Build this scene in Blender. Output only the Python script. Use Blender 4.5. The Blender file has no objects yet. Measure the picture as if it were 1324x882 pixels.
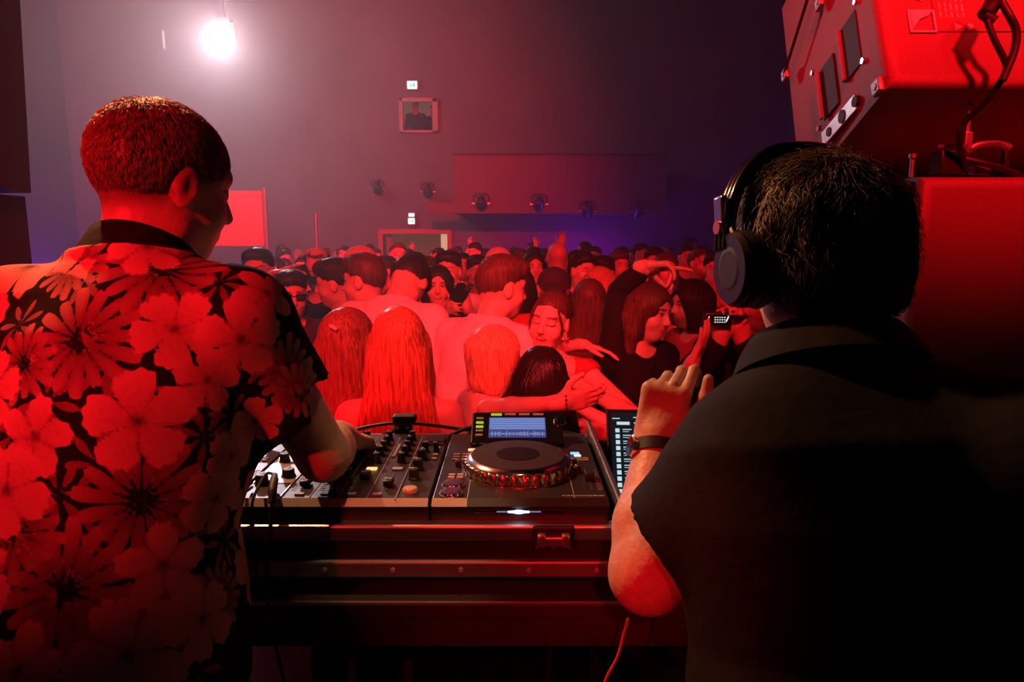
import bpy, bmesh, math, random
import numpy as np
from mathutils import Vector, Matrix
from mathutils.bvhtree import BVHTree

random.seed(7)
RNG = np.random.default_rng(7)
scene = bpy.context.scene
COL = scene.collection

# ------------------------------------------------------------------ camera
CAM_Z, PITCH, FPX = 1.55, math.radians(8.75), 883.0
cam_data = bpy.data.cameras.new('camera')
cam_data.sensor_width = 36.0
cam_data.lens = 36.0 * FPX / 1324.0
cam_data.clip_start, cam_data.clip_end = 0.02, 100.0
cam = bpy.data.objects.new('camera', cam_data)
COL.objects.link(cam)
cam.location = (0, 0, CAM_Z)
cam.rotation_euler = (math.pi / 2 - PITCH, 0, 0)
scene.camera = cam
FLOOR = -0.40          # dance floor; the stage deck is z = 0

def px(x, y, Y):
    """point on the ray through photo pixel (x, y) at world depth Y"""
    u, v = (x - 662.0) / FPX, -(y - 441.0) / FPX
    d = np.array([u, math.cos(PITCH) + v * math.sin(PITCH), -math.sin(PITCH) + v * math.cos(PITCH)])
    return np.array([0, 0, CAM_Z]) + d * (Y / d[1])

# ------------------------------------------------------------------ world, lights, exposure
world = bpy.data.worlds.new('club_dark')
scene.world = world
world.use_nodes = True
world.node_tree.nodes['Background'].inputs[0].default_value = (0.010, 0.001, 0.003, 1)
world.node_tree.nodes['Background'].inputs[1].default_value = 0.15
scene.view_settings.view_transform = 'Standard'
scene.view_settings.look = 'None'
scene.view_settings.exposure = 0.0
scene.view_settings.gamma = 1.0
scene.view_settings.use_curve_mapping = False
scene.cycles.max_bounces = 5
scene.cycles.diffuse_bounces = 2
scene.cycles.glossy_bounces = 2
scene.cycles.transmission_bounces = 3
scene.cycles.volume_bounces = 0
scene.cycles.use_denoising = True
scene.cycles.sample_clamp_indirect = 4.0

def spot(name, loc, aim, color, watts, angle, blend=0.5, radius=0.08):
    d = bpy.data.lights.new(name, 'SPOT')
    d.energy, d.color, d.spot_size, d.spot_blend, d.shadow_soft_size = watts, color, math.radians(angle), blend, radius
    o = bpy.data.objects.new(name, d)
    o.location = loc
    o.rotation_euler = (Vector(aim) - Vector(loc)).to_track_quat('-Z', 'Y').to_euler()
    COL.objects.link(o)
    return o

def point(name, loc, color, watts, radius=0.1):
    d = bpy.data.lights.new(name, 'POINT')
    d.energy, d.color, d.shadow_soft_size = watts, color, radius
    o = bpy.data.objects.new(name, d)
    o.location = loc
    COL.objects.link(o)
    return o

RED = (1.0, 0.006, 0.012)
# red stage wash hung above and behind the booth, thrown out over the heads of the two men
for lx, ax, w_ in ((-1.1, -0.9, 620), (0.0, 0.0, 620), (0.9, 0.9, 600)):
    spot('red_wash', (lx, -0.6, 3.4), (ax, 4.0, 1.25), RED, w_, 43, 0.35, 0.10)
spot('red_fill_pale', (-0.1, -0.5, 3.3), (-0.05, 3.2, 1.15), (1.0, 0.25, 0.23), 130, 30, 0.8, 0.08)  # added paler spot that turns the pale shirts pink
spot('red_far', (-0.8, 0.3, 4.4), (-4.2, 14.0, 3.0), (1.0, 0.012, 0.035), 14000, 56, 0.9, 0.15)
# red lamps behind the booth, then added red fill spots
spot('red_back', (-1.9, -1.5, 2.8), (-0.85, 0.9, 1.64), RED, 620, 23, 0.9, 0.08)
spot('red_back', (1.7, -0.9, 3.2), (1.20, 1.3, 2.45), (1.0, 0.03, 0.03), 420, 30, 0.9, 0.08)
spot('red_side_fill', (-1.5, -0.8, 2.6), (0.75, 1.5, 2.15), RED, 380, 15, 0.8, 0.06)  # added spot that reddens the side of the hanging loudspeaker
spot('red_low_fill', (-1.3, -1.2, 1.6), (0.16, 0.9, 1.12), RED, 110, 13, 0.8, 0.05)  # added narrow spot that reddens the raised arm
spot('red_front_fill', (0.10, -1.3, 2.5), (0.02, 1.1, 1.0), RED, 120, 13, 0.9, 0.05)  # added spot that brightens the front of the flight case
# warm lamp in front of the booth on the left
spot('warm_side', (-1.6, 2.35, 3.3), (0.05, 1.0, 1.15), (1.0, 0.36, 0.15), 380, 30, 0.5, 0.05)
spot('warm_deck', (0.15, 0.55, 3.6), (-0.17, 1.12, 1.10), (1.0, 0.50, 0.22), 80, 9, 0.8, 0.04)
# violet and blue washers on the far walls
point('blue_wash', (1.8, 16.3, 0.9), (0.25, 0.01, 1.0), 60, 0.3)
point('blue_wash', (-8.5, 12.0, 0.8), (0.38, 0.01, 1.0), 75, 0.3)
point('blue_wash', (4.9, 10.0, 2.0), (0.35, 0.01, 1.0), 12, 0.3)
# beam back-light: the moving head on the far wall carries it (see below)
BEAM = px(292, 53, 15.0)
spot('beam_light', tuple(BEAM + np.array([0.0, -0.22, 0.0])), (-0.75, 1.1, 1.3), (0.97, 0.86, 0.95), 1700, 15, 0.9, 0.10)
point('beam_spill', tuple(BEAM + np.array([0.0, -0.30, 0.0])), (1.0, 0.66, 0.76), 330, 0.08)

# ------------------------------------------------------------------ materials
def nodes_of(m):
    m.use_nodes = True
    nt = m.node_tree
    return nt, nt.nodes['Principled BSDF']

def mat(name, col, rough=0.6, metal=0.0, var=0.12, scale=18.0, bump=0.0, stretch=(1, 1, 1), spec=0.5, tint=False, coat=0.0):
    m = bpy.data.materials.new(name)
    nt, b = nodes_of(m)
    N, L = nt.nodes, nt.links
    tc = N.new('ShaderNodeTexCoord')
    mp = N.new('ShaderNodeMapping')
    mp.inputs['Scale'].default_value = stretch
    L.new(tc.outputs['Object'], mp.inputs['Vector'])
    nz = N.new('ShaderNodeTexNoise')
    nz.inputs['Scale'].default_value = scale
    nz.inputs['Detail'].default_value = 4
    L.new(mp.outputs[0], nz.inputs['Vector'])
    rp = N.new('ShaderNodeValToRGB')
    c = np.array(col)
    rp.color_ramp.elements[0].position, rp.color_ramp.elements[1].position = 0.3, 0.7
    rp.color_ramp.elements[0].color = (*np.clip(c * (1 - var), 0, 1), 1)
    rp.color_ramp.elements[1].color = (*np.clip(c * (1 + var), 0, 1), 1)
    L.new(nz.outputs['Fac'], rp.inputs[0])
    src = rp.outputs[0]
    if tint:
        at = N.new('ShaderNodeAttribute')
        at.attribute_name = 'tint'
        mx = N.new('ShaderNodeMix')
        mx.data_type, mx.blend_type = 'RGBA', 'MULTIPLY'
        mx.inputs[0].default_value = 1.0
        L.new(src, mx.inputs[6]); L.new(at.outputs['Color'], mx.inputs[7])
        src = mx.outputs[2]
    L.new(src, b.inputs['Base Color'])
    b.inputs['Roughness'].default_value = rough
    b.inputs['Metallic'].default_value = metal
    b.inputs['Specular IOR Level'].default_value = spec
    b.inputs['Coat Weight'].default_value = coat
    if bump:
        bp = N.new('ShaderNodeBump')
        bp.inputs['Strength'].default_value = bump
        bp.inputs['Distance'].default_value = 0.01
        L.new(nz.outputs['Fac'], bp.inputs['Height'])
        L.new(bp.outputs[0], b.inputs['Normal'])
    return m

def emit(name, col, strength):
    m = bpy.data.materials.new(name)
    nt, b = nodes_of(m)
    b.inputs['Base Color'].default_value = (*[min(1, c * 0.02) for c in col], 1)
    b.inputs['Roughness'].default_value = 0.3
    b.inputs['Emission Color'].default_value = (*col, 1)
    b.inputs['Emission Strength'].default_value = strength
    nz = nt.nodes.new('ShaderNodeTexNoise'); nz.inputs['Scale'].default_value = 30
    mr = nt.nodes.new('ShaderNodeMapRange')
    mr.inputs[3].default_value, mr.inputs[4].default_value = 0.85 * strength, 1.15 * strength
    nt.links.new(nz.outputs['Fac'], mr.inputs[0]); nt.links.new(mr.outputs[0], b.inputs['Emission Strength'])
    return m

M = {}
def hairmat(name, col, rough=0.38):
    return mat(name, col, rough, var=0.55, scale=1.0, bump=0.25, stretch=(160, 160, 7), spec=0.3)
M['skin'] = mat('skin', (0.62, 0.42, 0.33), 0.5, var=0.05, scale=30, bump=0.05, tint=True)
M['skin_close'] = mat('skin_close', (0.60, 0.40, 0.31), 0.48, var=0.10, scale=70, bump=0.18, tint=True)
M['hair_dark'] = hairmat('hair_dark', (0.020, 0.013, 0.011), .45)
M['hair_brown'] = hairmat('hair_brown', (0.075, 0.045, 0.028), .45)
M['hair_fair'] = hairmat('hair_fair', (0.42, 0.19, 0.09))
M['hair_blonde'] = hairmat('hair_blonde', (0.60, 0.34, 0.17))
M['hair_mid'] = hairmat('hair_mid', (0.19, 0.085, 0.045), .42)
M['hair_black_gloss'] = hairmat('hair_black_gloss', (0.020, 0.012, 0.011), 0.27)
M['cloth_black'] = mat('cloth_black', (0.009, 0.008, 0.008), 0.85, var=0.3, scale=60, bump=0.1, spec=0.2)
M['cloth_dark'] = mat('cloth_dark', (0.045, 0.035, 0.040), 0.85, var=0.25, scale=40, bump=0.1, spec=0.2)
M['cloth_mid'] = mat('cloth_mid', (0.20, 0.14, 0.15), 0.85, var=0.2, scale=40, bump=0.1, spec=0.2)
M['cloth_red'] = mat('cloth_red', (0.42, 0.05, 0.06), 0.8, var=0.15, scale=30, bump=0.1, spec=0.2)
M['cloth_pale'] = mat('cloth_pale', (0.78, 0.72, 0.70), 0.85, var=0.08, scale=25, bump=0.15, spec=0.2)
M['cloth_grey'] = mat('cloth_grey', (0.45, 0.42, 0.43), 0.85, var=0.12, scale=25, bump=0.15, spec=0.2)
M['denim'] = mat('denim', (0.05, 0.06, 0.10), 0.85, var=0.25, scale=50, bump=0.1, spec=0.2)
M['shoe'] = mat('shoe_leather', (0.03, 0.025, 0.025), 0.5, var=0.2, scale=30)
M['shoe_white'] = mat('shoe_white', (0.55, 0.52, 0.50), 0.6, var=0.1, scale=30)
M['black_plastic'] = mat('black_plastic', (0.016, 0.016, 0.017), 0.42, var=0.15, scale=80, bump=0.03)
M['black_gloss'] = mat('black_gloss', (0.010, 0.010, 0.011), 0.18, var=0.1, scale=20)
M['rubber'] = mat('rubber', (0.014, 0.013, 0.013), 0.55, var=0.2, scale=60, bump=0.05)
M['panel'] = mat('deck_panel', (0.035, 0.033, 0.034), 0.38, metal=0.3, var=0.15, scale=120, bump=0.02)
M['panel_front_lit'] = mat('deck_front_lit', (0.50, 0.44, 0.36), 0.42, metal=0.1, var=0.1, scale=60, stretch=(0.2, 1, 1))  # warm light on the front bevels is put into this tan colour
M['chrome'] = mat('chrome', (0.75, 0.75, 0.76), 0.16, metal=1.0, var=0.05, scale=20)
M['alu'] = mat('brushed_aluminium', (0.60, 0.58, 0.57), 0.36, metal=1.0, var=0.1, scale=25, stretch=(0.05, 3, 3), bump=0.03)
M['alu_dull'] = mat('dull_aluminium', (0.42, 0.40, 0.40), 0.5, metal=0.9, var=0.15, scale=25, stretch=(0.05, 3, 3), bump=0.03)
M['case_board'] = mat('case_board', (0.018, 0.016, 0.017), 0.6, var=0.25, scale=45, bump=0.12)
M['table_cloth'] = mat('table_board', (0.045, 0.035, 0.035), 0.75, var=0.2, scale=12, bump=0.05)
M['jog_top'] = mat('jog_top', (0.16, 0.13, 0.115), 0.33, metal=0.8, var=0.06, scale=15)
M['jog_ring'] = mat('jog_ring', (0.50, 0.42, 0.34), 0.26, metal=1.0, var=0.1, scale=40)
M['jog_edge'] = mat('jog_edge', (0.80, 0.82, 0.86), 0.15, metal=1.0, var=0.05, scale=30)
M['print_grey'] = mat('printed_grey', (0.40, 0.38, 0.37), 0.5, var=0.1, scale=50)
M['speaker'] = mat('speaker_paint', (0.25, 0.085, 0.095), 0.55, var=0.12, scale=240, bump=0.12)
M['speaker_dark'] = mat('speaker_recess', (0.02, 0.018, 0.018), 0.6, var=0.2, scale=60)
M['grille'] = mat('speaker_grille', (0.03, 0.028, 0.03), 0.6, metal=0.4, var=0.3, scale=300, bump=0.2)
M['label_ink'] = mat('label_ink', (0.85, 0.82, 0.80), 0.5, var=0.05, scale=40)
M['cable'] = mat('cable_jacket', (0.020, 0.018, 0.018), 0.45, var=0.2, scale=50)
M['cable_red'] = mat('cable_red', (0.5, 0.05, 0.05), 0.45, var=0.2, scale=50)
M['wall'] = mat('painted_wall', (0.22, 0.19, 0.20), 0.85, var=0.12, scale=1.2, bump=0.03)
M['wall_dark'] = mat('dark_wall', (0.10, 0.085, 0.095), 0.85, var=0.15, scale=1.0, bump=0.03)
M['floor_stage'] = mat('stage_floor', (0.06, 0.05, 0.05), 0.6, var=0.3, scale=6, bump=0.05)
M['floor_hall'] = mat('hall_floor', (0.12, 0.10, 0.10), 0.5, var=0.25, scale=3, bump=0.03)
M['ceiling'] = mat('ceiling_paint', (0.05, 0.045, 0.05), 0.9, var=0.2, scale=2)
M['fascia'] = mat('balcony_fascia', (0.26, 0.14, 0.17), 0.8, var=0.08, scale=1.5)
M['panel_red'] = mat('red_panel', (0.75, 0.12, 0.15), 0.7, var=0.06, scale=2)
M['beige'] = mat('beige_frame', (0.60, 0.47, 0.38), 0.7, var=0.08, scale=6)
M['lens_white'] = emit('lamp_lens', (0.95, 0.97, 1.0), 60)
M['sign_white'] = emit('sign_white', (0.80, 1.0, 0.92), 2.2)
M['sign_green'] = emit('sign_green', (0.10, 0.75, 0.45), 1.2)
M['door_glow'] = emit('door_edge_glow', (1.0, 0.62, 0.36), 0.8)  # no lamp: the lit door jamb is given its own glow
M['room_glow'] = emit('lobby_wall', (0.60, 0.20, 0.09), 0.20)  # glowing wall stands in for the light inside the lobby
M['booth_glow'] = emit('booth_wall', (0.80, 0.42, 0.26), 0.16)  # glowing wall stands in for the light inside the booth
M['led_orange'] = emit('led_orange', (1.0, 0.50, 0.16), 1.6)
M['led_green'] = emit('led_green', (0.55, 0.75, 0.05), 0.7)
M['led_blue'] = emit('led_blue', (0.25, 0.45, 1.0), 1.6)
M['led_slot'] = emit('led_slot', (0.55, 0.85, 1.0), 9.0)
M['led_slot_dim'] = emit('led_slot_dim', (0.10, 0.32, 0.60), 0.9)
M['led_red'] = emit('led_red', (1.0, 0.03, 0.03), 2.0)
M['led_white'] = emit('led_white', (0.9, 0.95, 1.0), 1.2)
M['screen_blue'] = emit('screen_blue', (0.16, 0.26, 0.72), 0.62)
M['screen_violet'] = emit('screen_violet', (0.10, 0.11, 0.42), 0.5)
M['screen_line'] = emit('screen_line', (0.40, 0.52, 0.95), 0.7)
M['screen_dark'] = emit('screen_dark', (0.010, 0.014, 0.022), 0.6)
M['screen_text'] = emit('screen_text', (0.55, 0.72, 0.85), 0.75)
M['screen_thumb'] = emit('screen_thumb', (0.62, 0.85, 0.90), 0.85)
M['glass_lens'] = mat('dark_lens', (0.01, 0.01, 0.012), 0.08, var=0.05, scale=10)
M['gold'] = mat('gold_jewellery', (0.85, 0.62, 0.30), 0.25, metal=1.0, var=0.05, scale=20)
M['cream'] = mat('cream_fabric', (0.72, 0.62, 0.50), 0.8, var=0.1, scale=30)

def floral():
    m = bpy.data.materials.new('floral_print')
    nt, b = nodes_of(m)
    N, L = nt.nodes, nt.links
    at = N.new('ShaderNodeAttribute'); at.attribute_name = 'print'
    sp = N.new('ShaderNodeSeparateColor'); L.new(at.outputs['Color'], sp.inputs[0])
    edge = N.new('ShaderNodeMapRange'); edge.inputs[1].default_value, edge.inputs[2].default_value = 0.485, 0.515
    L.new(sp.outputs[0], edge.inputs[0])
    tone = N.new('ShaderNodeValToRGB')
    tone.color_ramp.elements[0].color = (0.03, 0.012, 0.014, 1)
    tone.color_ramp.elements[1].color = (0.78, 0.60, 0.50, 1)
    L.new(sp.outputs[1], tone.inputs[0])
    mx = N.new('ShaderNodeMix'); mx.data_type = 'RGBA'
    mx.inputs[6].default_value = (0.012, 0.008, 0.009, 1)
    L.new(edge.outputs[0], mx.inputs[0]); L.new(tone.outputs[0], mx.inputs[7])
    L.new(mx.outputs[2], b.inputs['Base Color'])
    b.inputs['Roughness'].default_value = 0.85
    b.inputs['Specular IOR Level'].default_value = 0.15
    nz = N.new('ShaderNodeTexNoise'); nz.inputs['Scale'].default_value = 220
    bp = N.new('ShaderNodeBump'); bp.inputs['Strength'].default_value = 0.12; bp.inputs['Distance'].default_value = 0.002
    L.new(nz.outputs['Fac'], bp.inputs['Height']); L.new(bp.outputs[0], b.inputs['Normal'])
    return m
M['floral'] = floral()

# ------------------------------------------------------------------ object helpers
def tag(o, label=None, cat=None, group=None, kind=None):
    if label: o['label'] = label
    if cat: o['category'] = cat
    if group: o['group'] = group
    if kind: o['kind'] = kind
    return o

def thing(name, label, cat, loc=(0, 0, 0), group=None):
    o = bpy.data.objects.new(name, None)
    o.empty_display_size = 0.1
    COL.objects.link(o)
    o.location = loc
    return tag(o, label, cat, group)

def link(name, me, m=None, parent=None, loc=None, rot=None):
    if m is not None and not me.materials:
        me.materials.append(m)
    o = bpy.data.objects.new(name, me)
    COL.objects.link(o)
    if parent is not None: o.parent = parent
    if loc is not None: o.location = loc
    if rot is not None: o.rotation_euler = rot
    return o

def mesh_np(name, V, F, smooth=True):
    me = bpy.data.meshes.new(name)
    V = np.asarray(V, np.float32); F = np.asarray(F, np.int32)
    n = F.shape[1]
    me.vertices.add(len(V)); me.vertices.foreach_set('co', V.ravel())
    me.loops.add(F.size); me.loops.foreach_set('vertex_index', F.ravel())
    me.polygons.add(len(F)); me.polygons.foreach_set('loop_start', np.arange(0, F.size, n, dtype=np.int32))
    me.polygons.foreach_set('loop_total', np.full(len(F), n, np.int32))
    me.polygons.foreach_set('use_smooth', np.full(len(F), smooth, bool))
    me.update(calc_edges=True)
    return me

def nrm(v):
    v = np.asarray(v, float); return v / (np.linalg.norm(v) + 1e-12)

class B:
    """collects shapes of ONE part"""
    def __init__(s): s.bm = bmesh.new()
    def box(s, c, d, R=None, bev=0.0, seg=2):
        r = bmesh.ops.create_cube(s.bm, size=1.0)
        vs = r['verts']
        bmesh.ops.scale(s.bm, vec=d, verts=vs)
        if bev:
            es = list({e for v in vs for e in v.link_edges})
            rr = bmesh.ops.bevel(s.bm, geom=es, offset=bev, segments=seg, affect='EDGES', profile=0.5)
            vs = list({v for f in rr['faces'] for v in f.verts} | {v for v in vs if v.is_valid})
        if R is not None: bmesh.ops.rotate(s.bm, cent=(0, 0, 0), matrix=R, verts=vs)
        bmesh.ops.translate(s.bm, vec=c, verts=vs)
        return s
    def cyl(s, a, b, r, r2=None, seg=20, cap=True):
        a, b = Vector(a), Vector(b)
        d = b - a
        rr = bmesh.ops.create_cone(s.bm, cap_ends=cap, cap_tris=False, segments=seg, radius1=r, radius2=r if r2 is None else r2, depth=d.length)
        q = d.to_track_quat('Z', 'Y').to_matrix()
        bmesh.ops.rotate(s.bm, cent=(0, 0, 0), matrix=q, verts=rr['verts'])
        bmesh.ops.translate(s.bm, vec=(a + b) / 2, verts=rr['verts'])
        return s
    def lathe(s, prof, c=(0, 0, 0), R=None, seg=40, fn=None):
        rings = []
        for r, z in prof:
            ring = []
            for i in range(seg):
                t = 2 * math.pi * i / seg
                p = Vector((r * math.cos(t), r * math.sin(t), z))
                if fn: p = Vector(fn(p, t, r, z))
                if R is not None: p = R @ p
                ring.append(s.bm.verts.new(p + Vector(c)))
            rings.append(ring)
        for a, b in zip(rings, rings[1:]):
            for i in range(seg):
                s.bm.faces.new((a[i], a[(i + 1) % seg], b[(i + 1) % seg], b[i]))
        s.bm.faces.new(rings[0][::-1]); s.bm.faces.new(rings[-1])
        return s
    def tube(s, pts, r, seg=8, closed=False, sub=4):
        P = [np.asarray(p, float) for p in pts]
        n = len(P); Q = []
        rng = range(n if closed else n - 1)
        for i in rng:
            p0 = P[i - 1] if (closed or i > 0) else P[i]
            p1, p2 = P[i], P[(i + 1) % n]
            p3 = P[(i + 2) % n] if (closed or i + 2 < n) else p2
            for k in range(sub):
                t = k / sub
                Q.append(0.5 * (2 * p1 + (p2 - p0) * t + (2 * p0 - 5 * p1 + 4 * p2 - p3) * t * t + (3 * p1 - p0 - 3 * p2 + p3) * t ** 3))
        if not closed: Q.append(P[-1])
        rings = []; up = None
        for i, p in enumerate(Q):
            d = nrm(Q[(i + 1) % len(Q)] - Q[i - 1]) if (closed or 0 < i < len(Q) - 1) else nrm(Q[min(i + 1, len(Q) - 1)] - Q[max(i - 1, 0)])
            if up is None: up = np.array([0, 0, 1.0]) if abs(d[2]) < 0.9 else np.array([1.0, 0, 0])
            x = nrm(np.cross(up, d)); up = np.cross(d, x)
            rr = r[min(len(r) - 1, int(i * len(r) / len(Q)))] if isinstance(r, (list, tuple)) else r
            rings.append([s.bm.verts.new(p + rr * (math.cos(2 * math.pi * k / seg) * x + math.sin(2 * math.pi * k / seg) * up)) for k in range(seg)])
        m = len(rings)
        for i in range(m if closed else m - 1):
            a, b = rings[i], rings[(i + 1) % m]
            for k in range(seg):
                s.bm.faces.new((a[k], a[(k + 1) % seg], b[(k + 1) % seg], b[k]))
        if not closed:
            s.bm.faces.new(rings[0][::-1]); s.bm.faces.new(rings[-1])
        return s
    def poly(s, pts, thick, nvec):
        """flat polygon given a thickness along nvec"""
        n = Vector(nrm(nvec)) * thick
        a = [s.bm.verts.new(Vector(p)) for p in pts]
        b = [s.bm.verts.new(Vector(p) + n) for p in pts]
        s.bm.faces.new(a[::-1]); s.bm.faces.new(b)
        for i in range(len(a)):
            j = (i + 1) % len(a)
            s.bm.faces.new((a[i], a[j], b[j], b[i]))
        return s
    def mesh(s, name, m=None, smooth=40):
        bmesh.ops.recalc_face_normals(s.bm, faces=s.bm.faces)
        me = bpy.data.meshes.new(name)
        s.bm.to_mesh(me); s.bm.free()
        if m is not None: me.materials.append(m)
        if smooth:
            me.polygons.foreach_set('use_smooth', np.ones(len(me.polygons), bool))
            me.set_sharp_from_angle(angle=math.radians(smooth))
            ar = np.array([p.area for p in me.polygons])
            big = ar > 5 * np.median(ar)
            if big.any() and not big.all(): me.polygons.foreach_set('use_smooth', ~big)
        return me
    def build(s, name, m, parent=None, off=None, loc=None, rot=None, smooth=40):
        me = s.mesh(name, m, smooth)
        if off is not None: me.transform(Matrix.Translation(-Vector(off)))
        return link(name, me, None, parent, loc, rot)

def struct(name, b, m, parent=None):
    o = b.build(name, m, parent, smooth=0)
    o['kind'] = 'structure'
    return o

def text_mesh(body, size, m, name, extrude=0.0004):
    cu = bpy.data.curves.new(name, 'FONT')
    cu.body, cu.size, cu.extrude = body, size, extrude
    cu.align_x = cu.align_y = 'CENTER'
    o = bpy.data.objects.new('tmp', cu)
    COL.objects.link(o)
    dg = bpy.context.evaluated_depsgraph_get()
    me = bpy.data.meshes.new_from_object(o.evaluated_get(dg))
    bpy.data.objects.remove(o); bpy.data.curves.remove(cu)
    me.name = name
    me.materials.clear(); me.materials.append(m)
    return me

# ------------------------------------------------------------------ implicit surfaces for bodies, hair and clothes
# a primitive is (f(x,y,z) -> distance, lo, hi, k, op)
def cone(a, b, ra, rb, k=0.02, op='u', cap=None):
    a, b = np.asarray(a, float), np.asarray(b, float)
    ba = b - a; bb = float(ba @ ba) + 1e-9
    def f(x, y, z):
        t = ((x - a[0]) * ba[0] + (y - a[1]) * ba[1] + (z - a[2]) * ba[2]) / bb
        tc = np.clip(t, 0, 1)
        d = np.sqrt((x - a[0] - tc * ba[0]) ** 2 + (y - a[1] - tc * ba[1]) ** 2 + (z - a[2] - tc * ba[2]) ** 2) - (ra + (rb - ra) * tc)
        if cap is not None:
            d = np.maximum(d, (t - cap) * math.sqrt(bb))
        return d
    r = max(ra, rb)
    return (f, np.minimum(a, b) - r, np.maximum(a, b) + r, k, op)

def ell(c, r, R=None, k=0.02, op='u'):
    c, r = np.asarray(c, float), np.asarray(r, float)
    R = np.eye(3) if R is None else R
    def f(x, y, z):
        dx, dy, dz = x - c[0], y - c[1], z - c[2]
        q = [dx * R[0, i] + dy * R[1, i] + dz * R[2, i] for i in range(3)]
        k0 = np.sqrt(sum((q[i] / r[i]) ** 2 for i in range(3)))
        k1 = np.sqrt(sum((q[i] / r[i] ** 2) ** 2 for i in range(3))) + 1e-9
        return k0 * (k0 - 1) / k1
    m = np.sqrt(((R * r[None, :]) ** 2).sum(1))
    return (f, c - m, c + m, k, op)

def rbx(c, h, R=None, r=0.01, k=0.01, op='u'):
    c, h = np.asarray(c, float), np.asarray(h, float)
    R = np.eye(3) if R is None else R
    def f(x, y, z):
        dx, dy, dz = x - c[0], y - c[1], z - c[2]
        q = [np.abs(dx * R[0, i] + dy * R[1, i] + dz * R[2, i]) - (h[i] - r) for i in range(3)]
        o = np.sqrt(sum(np.maximum(v, 0) ** 2 for v in q))
        return o + np.minimum(np.maximum(q[0], np.maximum(q[1], q[2])), 0) - r
    m = (np.abs(R) * h[None, :]).sum(1)
    return (f, c - m, c + m, k, op)

def loft(o, R, secs, k=0.02, op='u', grow=0.0, lo_cut=None, hi_cut=None, e=2.3):
    """stack of oval sections (h, cx, cy, rx, ry) along the local z axis"""
    o = np.asarray(o, float); S = np.array(secs, float)
    h0 = S[0, 0] - grow if lo_cut is None else lo_cut
    h1 = S[-1, 0] + grow if hi_cut is None else hi_cut
    def f(x, y, z):
        dx, dy, dz = x - o[0], y - o[1], z - o[2]
        q = [dx * R[0, i] + dy * R[1, i] + dz * R[2, i] for i in range(3)]
        h = np.clip(q[2], S[0, 0], S[-1, 0])
        cx, cy = np.interp(h, S[:, 0], S[:, 1]), np.interp(h, S[:, 0], S[:, 2])
        rx, ry = np.interp(h, S[:, 0], S[:, 3]) + grow, np.interp(h, S[:, 0], S[:, 4]) + grow
        d = (((np.abs(q[0] - cx) / rx) ** e + (np.abs(q[1] - cy) / ry) ** e) ** (1 / e) - 1) * np.minimum(rx, ry)
        return np.maximum(d, np.maximum(h0 - q[2], q[2] - h1))
    w = max(np.abs(S[:, 1]).max() + S[:, 3].max(), np.abs(S[:, 2]).max() + S[:, 4].max()) + grow
    pts = np.array([o + R @ np.array([sx * (np.abs(S[:, 1]).max() + S[:, 3].max() + grow), sy * (np.abs(S[:, 2]).max() + S[:, 4].max() + grow), hz]) for sx in (-1, 1) for sy in (-1, 1) for hz in (h0, h1)])
    return (f, pts.min(0), pts.max(0), k, op)

def halfspace(p, n, k=0.01, op='s', wob=0.0):
    """removes what lies on the side n points to"""
    p, n = np.asarray(p, float), nrm(n)
    def f(x, y, z):
        d = -((x - p[0]) * n[0] + (y - p[1]) * n[1] + (z - p[2]) * n[2])
        if wob:
            d = d + wob * (np.sin(x * 170 + 2 * np.sin(y * 90)) + .8 * np.sin(y * 230 + 1.5 * np.sin(x * 110)) + .7 * np.sin((x + y) * 390))
        return d
    return (f, None, None, k, op)

def axis(lo, hi, h, ref):
    xs = [lo]
    while xs[-1] < hi:
        s = h
        for a, b, r in ref:
            if a - h * 0.5 <= xs[-1] <= b: s = min(s, r)
            elif xs[-1] < a < xs[-1] + s: s = max(a - xs[-1], 1e-4)
        xs.append(xs[-1] + s)
    return np.array(xs)

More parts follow.
